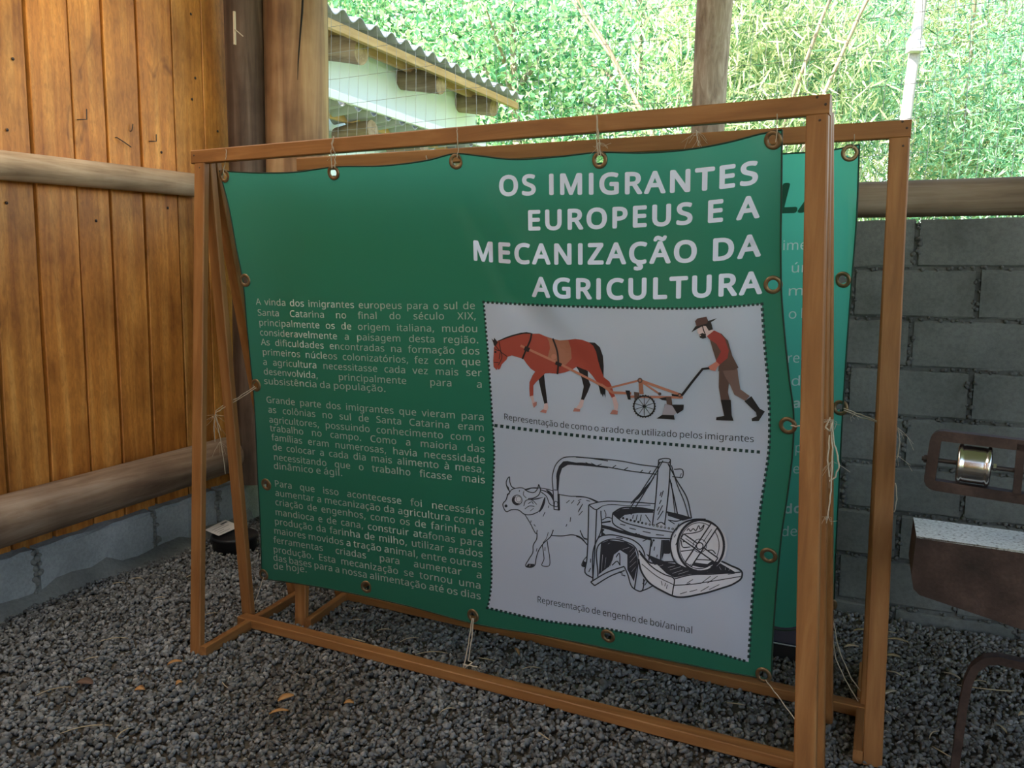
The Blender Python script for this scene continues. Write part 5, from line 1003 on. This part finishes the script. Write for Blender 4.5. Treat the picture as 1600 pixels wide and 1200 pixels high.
# ------------------------------------------------------------------ small things on the gravel
tc = hitZ(352, 862, 0.); tc = np.array([-2.845, 2.945, 0])
tub = thing('plastic_tub', tc, 'black round plastic tub with a paper label behind the left stand legs', 'tub')
b = MB(); b.lathe(tc, (0, 0, 1), [(-.004, .001), (-.004, .095), (.05, .10), (.056, .106), (.066, .106), (.070, .10), (.062, .094), (.060, .001)], 40); b.build('body', M['plastic'], tub)
q = [hitZ(x, y, .073) for x, y in ((320, 828), (342, 837), (376, 822), (352, 812))]
b = MB(); b.add(q+[p+np.array([0, 0, -.0015]) for p in q], [[0, 1, 2, 3], [7, 6, 5, 4]]+[[i, i+4, (i+1) % 4+4, (i+1) % 4] for i in range(4)])
lb = b.build('paper_label', M['label'], tub)
b = MB()
for k in range(5):
    u0, u1 = .12, (.85, .7, .8, .45, .6)[k]; v_ = .15+.17*k
    P = lambda u, v: q[0]*(1-u)*(1-v)+q[3]*u*(1-v)+q[2]*u*v+q[1]*(1-u)*v+np.array([0, 0, .0006])
    hgt = .03 if k != 0 else .11
    b.add([P(u0 if k else .62, v_), P(u1 if k else .92, v_), P(u1 if k else .92, v_+hgt), P(u0 if k else .62, v_+hgt)], [[0, 1, 2, 3]])
b.build('print', M['ink'], lb)
bx = hitZ(1225, 1032, 0.)
box = thing('box', (bx[0], bx[1]+.04, 0), 'small dark navy box on the gravel under the rear banner', 'box')
b = MB(); b.beam((bx[0]-.075, bx[1]+.045, .026), (bx[0]+.036, bx[1]+.045, .026), (0, 0, 1), .085, .052); b.build('base', M['plastic'], box)
b = MB(); b.beam((bx[0]-.075, bx[1]+.03, .093), (bx[0]+.036, bx[1]+.03, .093), (0, .2, 1), .05, .082, 0, .004); b.build('panel', M['navy'], box)
b = MB(); b.beam((bx[0]-.075, bx[1]+.002, .054), (bx[0]+.036, bx[1]+.002, .054), (0, 0, 1), .004, .004); b.build('trim', M['box_grey'], box)

def straw_piece(x, y, ang, ln, r, m_, name, label, cat, group=None, curve=.1):
    c = hitZ(x, y, .012); d = np.array([math.cos(ang), math.sin(ang), 0]); nrm = np.array([-d[1], d[0], 0]); b = MB()
    pts = [c+d*ln*(s_-.5)+nrm*ln*curve*(1-4*(s_-.5)**2)+np.array([0, 0, .004*math.sin(3*s_)]) for s_ in np.linspace(0, 1, 6)]
    b.tube(pts, [r*.6, r, r, r, r*.9, r*.4], 5)
    return tag(b.build(name, M[m_]), label, cat, group)
def flake(x, y, ang, ln, wd, m_, name, label, cat, group=None):
    c = hitZ(x, y, .013); d = np.array([math.cos(ang), math.sin(ang), .05]); nrm = np.array([-d[1], d[0], .25]); b = MB(); n = 8; vs = []
    for i in range(n+1):
        s_ = i/n; ww = wd*math.sin(math.pi*(s_*.92+.04))**.7/2; cz = np.array([0, 0, .006*math.sin(math.pi*s_)])
        P = c+d*ln*(s_-.5)+cz
        vs += [P-nrm*ww, P+np.array([0, 0, -.003]), P+nrm*ww, P+np.array([0, 0, -.005])]
    b.add(vs, [[i*4+j, (i+1)*4+j, (i+1)*4+(j+1) % 4, i*4+(j+1) % 4] for i in range(n) for j in range(4)], 0, True)
    return tag(b.build(name, M[m_]), label, cat, group)
LF = 'dry leaves and chips on the gravel'
for a in [(447, 1090, 1.1, .05, .022, 'dry_leaf', 'larger orange dry leaf on the gravel in front of the bottom rail'), (436, 1112, .7, .055, .012, 'dry_leaf', 'narrow orange dry leaf just below the larger orange leaf'), (218, 1077, .5, .03, .022, 'dry_leaf', 'round tan dry leaf on the gravel, left of the front leg foot'), (280, 1067, 1.2, .022, .016, 'dry_leaf', 'small tan dry leaf nearest below the front leg foot'), (273, 1035, .9, .045, .014, 'dry_leaf', 'curled reddish dry leaf left beside the front leg foot'), (132, 1066, .2, .06, .03, 'dry_brown', 'dark brown dry leaf on the left gravel'), (545, 1098, .4, .03, .016, 'dry_leaf', 'pale brown dry leaf right of the two orange leaves'), (808, 1017, 2.3, .05, .014, 'dry_leaf', 'tan dry leaf on the gravel between the two bottom rails')]:
    flake(*a[:6], 'dry_leaf', a[6], 'leaf', LF)
for a in [(1488, 1055, 2.7, .05, .022, 'pale_chip', 'pale wood chip on the gravel left of the iron hoop'), (1398, 1052, 2.9, .05, .016, 'pale_chip', 'pale wood chip just right of the rear leg foot'), (1394, 1025, .1, .05, .014, 'straw', 'tan wood chip by the block wall foot, right of the rear leg'), (1402, 1000, -.1, .07, .012, 'straw', 'long tan wood chip touching the foot of the block wall'), (1388, 1083, .9, .07, .012, 'pale_chip', 'pale wood splinter beside the rear leg foot'), (1345, 985, .3, .05, .012, 'straw', 'tan wood chip between the right legs of the two stands'), (1330, 1010, .4, .05, .012, 'pale_chip', 'pale chip on dark gravel between the right legs'), (1565, 1138, 2.2, .04, .012, 'straw', 'tan wood chip on the gravel right of the iron hoop'), (1597, 1117, .2, .02, .016, 'pale_chip', 'white chip at the right edge of the gravel')]:
    flake(*a[:6], 'wood_chip', a[6], 'wood chip', LF)
SG = 'straw scattered on the gravel'
for x, y, an, ln in [(85, 1080, .6, .10), (145, 1030, .4, .06), (135, 1140, .35, .13), (195, 1145, 1.2, .06), (352, 1070, 2.2, .05), (178, 1000, .3, .09), (675, 1022, .1, .11), (640, 1000, .5, .07), (560, 1000, 2.6, .06), (600, 985, .2, .05), (215, 905, -.2, .06), (185, 912, .3, .05), (300, 900, .8, .05), (555, 970, .1, .05), (760, 1030, 2.8, .06), (830, 1045, .1, .06), (1000, 1065, .4, .06), (1150, 1100, 2.9, .05), (1380, 985, 2.6, .09), (1460, 1148, .7, .06), (1472, 1175, 2.0, .06), (1540, 1075, 2.9, .16), (1530, 1066, .05, .05), (1240, 1080, 2.2, .05), (330, 960, .5, .05), (250, 935, .2, .05), (700, 1110, .5, .05), (850, 1150, 2.2, .05)]:
    straw_piece(x, y, an+YAW, ln, .0016, 'straw', 'straw', 'thin pale piece of dry straw lying on the dark gravel', 'straw', SG)

# ------------------------------------------------------------------ iron machine at the right edge
mc = thing('antique_machine', (.30, 2.30, 0), 'rusty antique iron machine with a steel roller in a frame, right edge', 'machine')
Yf = 2.16; dF = np.array([1., -.05, 0]); dF /= np.linalg.norm(dF); nF = np.array([-dF[1], dF[0], 0])
def onM(x, y, back=0.):            # machine's front plane, turned like its frame
    d = ray(x, y); P0_ = np.array([-.016, 2.17, 0.]); t_ = ((P0_-EYE)@nF)/(d@nF); return EYE+d*t_+nF*back
def bar_path(b, pts, wd, ht, closed=False):
    pts = [np.array(p) for p in pts]
    n = len(pts); vs = []
    for i in range(n):
        d = pts[(i+1) % n if closed else min(i+1, n-1)]-pts[(i-1) % n if closed else max(i-1, 0)]; d /= np.linalg.norm(d); u = np.cross(nF, d)
        for a, c in ((-wd/2, -ht/2), (wd/2, -ht/2), (wd/2, ht/2), (-wd/2, ht/2)): vs.append(pts[i]+nF*a+u*c)
    k = n if closed else n-1
    b.add(vs, [[i*4+j, i*4+(j+1) % 4, ((i+1) % n)*4+(j+1) % 4, ((i+1) % n)*4+j] for i in range(k) for j in range(4)])
    if not closed: b.add(vs[:4], [[3, 2, 1, 0]]); b.add(vs[-4:], [[0, 1, 2, 3]])
b = MB()
def rc(pts, r, n=5):               # rounded polygon corners
    out = []; k = len(pts)
    for i in range(k):
        p = np.array(pts[i], float); a = np.array(pts[i-1], float)-p; c = np.array(pts[(i+1) % k], float)-p
        a /= np.linalg.norm(a); c /= np.linalg.norm(c)
        for s_ in np.linspace(0, 1, n): out.append(tuple((1-s_)**2*(p+a*r)+2*s_*(1-s_)*p+s_**2*(p+c*r)))
    return out
fp = rc([(1463, 680), (1645, 702), (1637, 786), (1451, 757)], 11)
bar_path(b, [onM(x, y, .012) for x, y in fp], .03, .023, True)
bar_path(b, [onM(1596, 694, .012), onM(1588, 778, .012)], .03, .016)
b.build('frame', M['rust'], mc)
b = MB(); A, B = onM(1440, 717, .012), onM(1640, 744, .012); ax = (B-A)/np.linalg.norm(B-A)
b.tube([A, B], .0055, 10); b.build('rod', M['rod'], mc)
b = MB(); b.lathe(A+ax*.004, ax, [(0, .001), (0, .010), (.009, .010), (.009, .001)], 6, 0, False); b.build('nut', M['rod'], mc); b = MB(); b.lathe(onM(1552, 731, .012), ax, [(0, .001), (0, .0095), (.006, .0095), (.006, .001)], 6, 0, False); b.build('nut', M['steel'], mc)
C0, C1 = onM(1495, 724, .012), onM(1549, 731, .012); Ln = np.linalg.norm(C1-C0)
b = MB(); R0 = .0435
b.lathe(C0, ax, [(0, .004), (0, R0*.9), (.003, R0*1.0), (.008, R0*1.02), (.011, R0*.93), (.016, R0*.95), (Ln-.016, R0*.95), (Ln-.011, R0*.93), (Ln-.008, R0*1.02), (Ln-.003, R0*1.0), (Ln, R0*.9), (Ln, .004)], 48); b.build('roller', M['steel'], mc)
# hopper block with sky light painted into its pale top, and a sloping underside
b = MB()
fpx = [(1432, 838), (1700, 876), (1700, 1016), (1600, 985), (1437, 930), (1427, 920), (1424, 900)]
f0 = [onM(x, y, 0) for x, y in fpx]; f1 = [p+np.array([-.012, .17, 0]) for p in f0]; n = len(fpx)
b.add(f0+f1, [list(range(n-1, -1, -1)), list(range(n, 2*n))]+[[i, i+n, (i+1) % n+n, (i+1) % n] for i in range(1, n)])
b.build('hopper', M['rust'], mc)
b = MB(); u = np.array([0, 0, .004]); q = [f0[0], f0[1], f1[1], f1[0]]
b.add([p+u*.2 for p in q]+[p-u for p in q], [[0, 1, 2, 3], [7, 6, 5, 4]]+[[i, i+4, (i+1) % 4+4, (i+1) % 4] for i in range(4)]); b.build('hopper_top', M['lit_top'], mc)
b = MB(); p = onM(1615, 850, .1); b.beam((p[0], p[1], p[2]-.01), (p[0], p[1], p[2]+.20), (0, 1, 0), .03, .03); b.build('bracket', M['rust'], mc)
for x, bk_ in ((1680, .02), (1680, .15)):
    p = onM(x, 960, bk_); b = MB(); b.beam((p[0], p[1], 0), (p[0], p[1], p[2]+.05), (0, 1, 0), .04, .04); b.build('leg', M['rust'], mc)
# bent iron strap standing on the gravel
b = MB(); YH = 2.33
hp = [hitY(x, y, YH) for x, y in [(1487, 1235), (1497, 1160), (1505, 1100), (1513, 1062), (1523, 1042), (1540, 1030), (1560, 1029), (1600, 1038), (1680, 1060), (1700, 1075), (1708, 1110), (1715, 1250)]]
hp[0][2] = 0; hp[-1][2] = 0
pts = []
for i in range(len(hp)-1): pts += [hp[i]+(hp[i+1]-hp[i])*k/3 for k in range(3)]
pts.append(hp[-1]); n = len(pts); vs = []
for i in range(n):
    d = pts[min(i+1, n-1)]-pts[max(i-1, 0)]; d /= np.linalg.norm(d); u = np.cross(np.array([0, 1., 0]), d)
    for a, c in ((-.016, -.006), (.016, -.006), (.016, .006), (-.016, .006)): vs.append(pts[i]+np.array([0, a, 0])+u*c*1.6)
b.add(vs, [[i*4+j, i*4+(j+1) % 4, (i+1)*4+(j+1) % 4, (i+1)*4+j] for i in range(n-1) for j in range(4)]); b.add(vs[:4], [[3, 2, 1, 0]]); b.add(vs[-4:], [[0, 1, 2, 3]])
tag(b.build('iron_hoop', M['rust']), 'bent rusty iron strap hoop standing on the gravel under the machine', 'iron hoop')

# ------------------------------------------------------------------ neighbouring shed seen through the mesh
EN, EF = np.array([-3.22, 3.95, 2.72]), np.array([-3.33, 7.0, 2.72])
dv = (EF-EN)/np.linalg.norm(EF-EN); ov = np.array([-1, -.04, 0])
nb = thing('neighbouring_shed', (-4.6, 5.6, 0), 'neighbouring shed with corrugated roof eaves and white wall beyond the mesh', 'building')
def corr(b, p_near, p_far, out, wdt, rise, z, pitch=.177, amp=.024, thick=.006):
    n = int(np.linalg.norm(p_far-p_near)/pitch*10); vs = []
    for i in range(n+1):
        p = p_near+(p_far-p_near)*i/n; s_ = np.linalg.norm(p-p_near); zz = amp*math.sin(s_*2*math.pi/pitch)
        for dz in (0, thick):
            vs += [p+np.array([0, 0, z+zz+dz]), p+out*wdt+np.array([0, 0, z+zz+rise+dz])]
    b.add(vs, [[i*4, i*4+1, i*4+5, i*4+4] for i in range(n)]+[[i*4+2, i*4+6, i*4+7, i*4+3] for i in range(n)]+[[i*4, i*4+4, i*4+6, i*4+2] for i in range(n)], 0, True)
b = MB(); corr(b, EN, EF, ov, 2.6, .50, .02); b.build('roof_sheet', M['sheet'], nb)
for off, zz in ((.05, -.045), (.34, .02)):
    b = MB(); b.beam(EN+ov*off+np.array([0, 0, zz]), EF+dv*(-.05)+ov*off+np.array([0, 0, zz]), (0, 0, 1), .035, .055); b.build('batten', M['batten'], nb)
for px, py, dd in ((565, 78, 5.5), (690, 130, 6.4), (772, 166, 7.3)):
    P = EYE+ray(px, py)*dd; P[2] = 2.625
    b = MB(); wobble_log(P+np.array([.0, 0, 0]), P+ov*.62+np.array([0, 0, .12]), .078, .082, 8, 18, .05, .003, px, 0, b); b.build('rafter', M['rafter'], nb)
WX = -3.68
b = MB(); b.beam((WX+.04, 3.97, 1.38), (WX-.15, 7.0, 1.38), (0, 0, 1), .05, 2.78); b.build('wall', M['white_wall'], nb)
GN, GF = np.array([-3.26, 3.9, 2.285]), np.array([-3.40, 6.4, 2.285])
b = MB(); b.beam(GN, GF, (0, 0, 1), .03, .05); b.build('gutter', M['gutter'], nb)
b = MB(); corr(b, GN, GF, ov, .30, -.03, -.03); b.build('lower_roof_sheet', M['sheet'], nb)
for k in range(4):
    P = GN+(GF-GN)*(.08+.27*k)+np.array([0, 0, -.13]); b = MB(); wobble_log(P+ov*.03, P+ov*.30+np.array([0, 0, -.03]), .065, .065, 6, 16, .05, .003, 70+k, 0, b); b.build('rafter', M['rafter'], nb)
b = MB(); b.beam(GN+ov*.2+np.array([0, 0, -.06]), GF+ov*.2+np.array([0, 0, -.06]), (0, 0, 1), .03, .04); b.build('batten', M['batten'], nb)

# ------------------------------------------------------------------ trees beyond the shed
def gz(Y): return -.05+max(0, Y-5)*.075
def leaves(C, R, n, ln, wd, rg, droop=0., clusters=60, csp=.34):
    cc = rg.normal(size=(clusters, 3)); cc /= np.linalg.norm(cc, axis=1)[:, None]; cc *= rg.uniform(.25, 1, (clusters, 1))**.5
    P = cc[rg.integers(0, clusters, n)]*R+rg.normal(size=(n, 3))*csp*np.array([1, 1, .8])
    P += C
    d = rg.normal(size=(n, 3)); d[:, 2] -= droop; d /= np.linalg.norm(d, axis=1)[:, None]
    s_ = np.cross(d, rg.normal(size=(n, 3))); s_ /= np.linalg.norm(s_, axis=1)[:, None]
    k = rg.uniform(.6, 1.3, (n, 1)); a = d*ln*k/2; b_ = s_*wd*k/2
    nn_ = np.cross(d, s_)*wd*.15
    V_ = np.stack([P-a, P-a*.1+b_+nn_, P+a, P-a*.1-b_+nn_], 1).reshape(-1, 3)
    V_ = V_[:]; i0 = 4*np.arange(n)[:, None]
    F_ = np.concatenate([i0+np.array([[0, 1, 2]]), i0+np.array([[0, 2, 3]])])
    return V_, F_
def quickmesh(name, V_, F_, m_, parent):
    V_ = V_-WLOC[parent.name]; me = bpy.data.meshes.new(name); n, nf = len(V_), len(F_)
    me.vertices.add(n); me.vertices.foreach_set('co', V_.reshape(-1)); me.loops.add(nf*3); me.loops.foreach_set('vertex_index', F_.reshape(-1).astype(np.int32))
    me.polygons.add(nf); me.polygons.foreach_set('loop_start', np.arange(0, nf*3, 3, dtype=np.int32)); me.update(calc_edges=True); me.materials.append(m_)
    o = bpy.data.objects.new(name, me); COL.objects.link(o); o.parent = parent; return o
TG = 'trees beyond the shed'
def tree(kind, X, Y, cz, R, n, label, seed):
    rg = np.random.default_rng(seed); g0 = gz(Y)
    ln, wd, dr, mt, nm, cat = {'broad': (.088, .038, .2, 'leaf_a', 'leafy_tree', 'tree'), 'bamboo': (.17, .018, .9, 'leaf_b', 'bamboo_clump', 'bamboo'), 'fir': (.11, .017, .5, 'leaf_c', 'feathery_tree', 'tree')}[kind]
    t_ = thing(nm, (X, Y, g0), label, cat, TG)
    V_, F_ = leaves(np.array([X, Y, cz]), np.array(R), int(n*2.1), ln, wd, rg, dr, 70 if kind != 'fir' else 50); V_[:, 2] = np.maximum(V_[:, 2], g0)
    quickmesh('foliage', V_, F_, M[mt], t_)
    if kind == 'bamboo':
        for k in range(7):
            a = rg.uniform(0, 6.28); r = rg.uniform(.05, .5); bx_, by_ = X+r*math.cos(a), Y+r*math.sin(a); b = MB()
            b.tube([(bx_+math.cos(a)*.16*s_*s_, by_+math.sin(a)*.16*s_*s_, g0+s_*1.25) for s_ in np.linspace(0, 4, 9)], [.026-.0045*s_ for s_ in np.linspace(0, 4, 9)], 7); b.build('culm', M['bark'], t_)
    else:
        b = MB(); b.tube([(X+.08*math.sin(s_*2+seed), Y+.06*math.cos(s_*3), g0+s_*(cz-g0+R[2]*.6)) for s_ in np.linspace(0, 1, 9)], [.085-.06*s_ for s_ in np.linspace(0, 1, 9)], 9)
        for k in range(5):
            a = rg.uniform(0, 6.28); h = rg.uniform(.35, .8)*(cz-g0+R[2]*.5); b.tube([(X, Y, g0+h), (X+.5*math.cos(a), Y+.5*math.sin(a), g0+h+.5), (X+1.1*math.cos(a), Y+1.1*math.sin(a), g0+h+.8)], [.035, .022, .008], 6)
        b.build('trunk', M['bark'], t_)
for i, (k, X, Y, cz, R, n, lb_) in enumerate([
    ('broad', -7.6, 9.0, 3.2, (1.5, 1.2, 2.3), 9000, 'bright broadleaf tree behind the corrugated eaves, left end of the trees'),
    ('broad', -5.9, 9.4, 3.1, (1.4, 1.2, 2.3), 9500, 'bright broadleaf tree above the end of the corrugated eaves'),
    ('broad', -4.4, 9.0, 3.0, (1.3, 1.1, 2.3), 9500, 'bright broadleaf tree left of the grey log post'),
    ('broad', -3.0, 9.3, 2.9, (1.2, 1.1, 2.1), 9000, 'broadleaf tree directly behind the grey log post'),
    ('bamboo', -1.9, 8.6, 2.7, (.9, .9, 1.9), 8000, 'yellowish bamboo clump right of the grey log post'),
    ('fir', -1.05, 9.6, 2.6, (.95, .8, 1.9), 9000, 'green feathery tree left of the pale pole'),
    ('bamboo', .05, 11.6, 3.4, (1.1, .9, 2.2), 9500, 'thin bamboo clump right of the pale pole'),
    ('fir', .75, 10.2, 2.7, (.9, .8, 1.8), 8000, 'feathery tree near the right picture edge'),
    ('bamboo', 1.9, 11.0, 3.1, (1.1, .9, 2.1), 7500, 'bamboo clump at the right picture edge'),
    ('broad', -9.4, 12.0, 3.6, (1.9, 1.4, 2.8), 7000, 'farther broadleaf tree seen over the neighbouring shed roof'),
    ('broad', -6.9, 13.0, 3.8, (1.9, 1.4, 2.8), 7000, 'farther broadleaf tree in the gap between the left trees'),
    ('broad', -4.3, 13.2, 3.8, (1.8, 1.4, 2.8), 7000, 'farther broadleaf tree behind the tree left of the post'),
    ('bamboo', -2.2, 13.0, 3.2, (1.4, 1.2, 2.2), 6500, 'farther bamboo clump behind the yellowish bamboo'),
    ('bamboo', -.8, 14.0, 3.6, (1.3, 1.0, 2.5), 9000, 'farther bamboo clump behind the feathery tree'),
    ('fir', 1.1, 15.0, 3.2, (1.5, 1.0, 1.9), 8000, 'farther feathery tree low behind the thin bamboo right of the pole')]):
    tree(k, X, Y, cz, R, n, lb_, 100+i)
P0, P1 = EYE+ray(1441, -10)*7.2, EYE+ray(1404, 270)*7.2
up = (P0-P1)/(P0[2]-P1[2]); base_ = P1+up*(gz(P1[1])-P1[2]); topp = P0+up*.6
pl = thing('utility_pole', base_, 'pale slanted pole with a small box among the trees at right', 'pole')
b = MB(); b.tube([base_+(topp-base_)*k/8 for k in range(9)], [.050-.001*k for k in range(9)], 14); b.build('shaft', M['pole'], pl)
P = EYE+ray(1430, 73)*7.12; b = MB(); b.box(P, (.115, .09, .085), 0, .4); b.build('junction_box', M['box_grey'], pl)
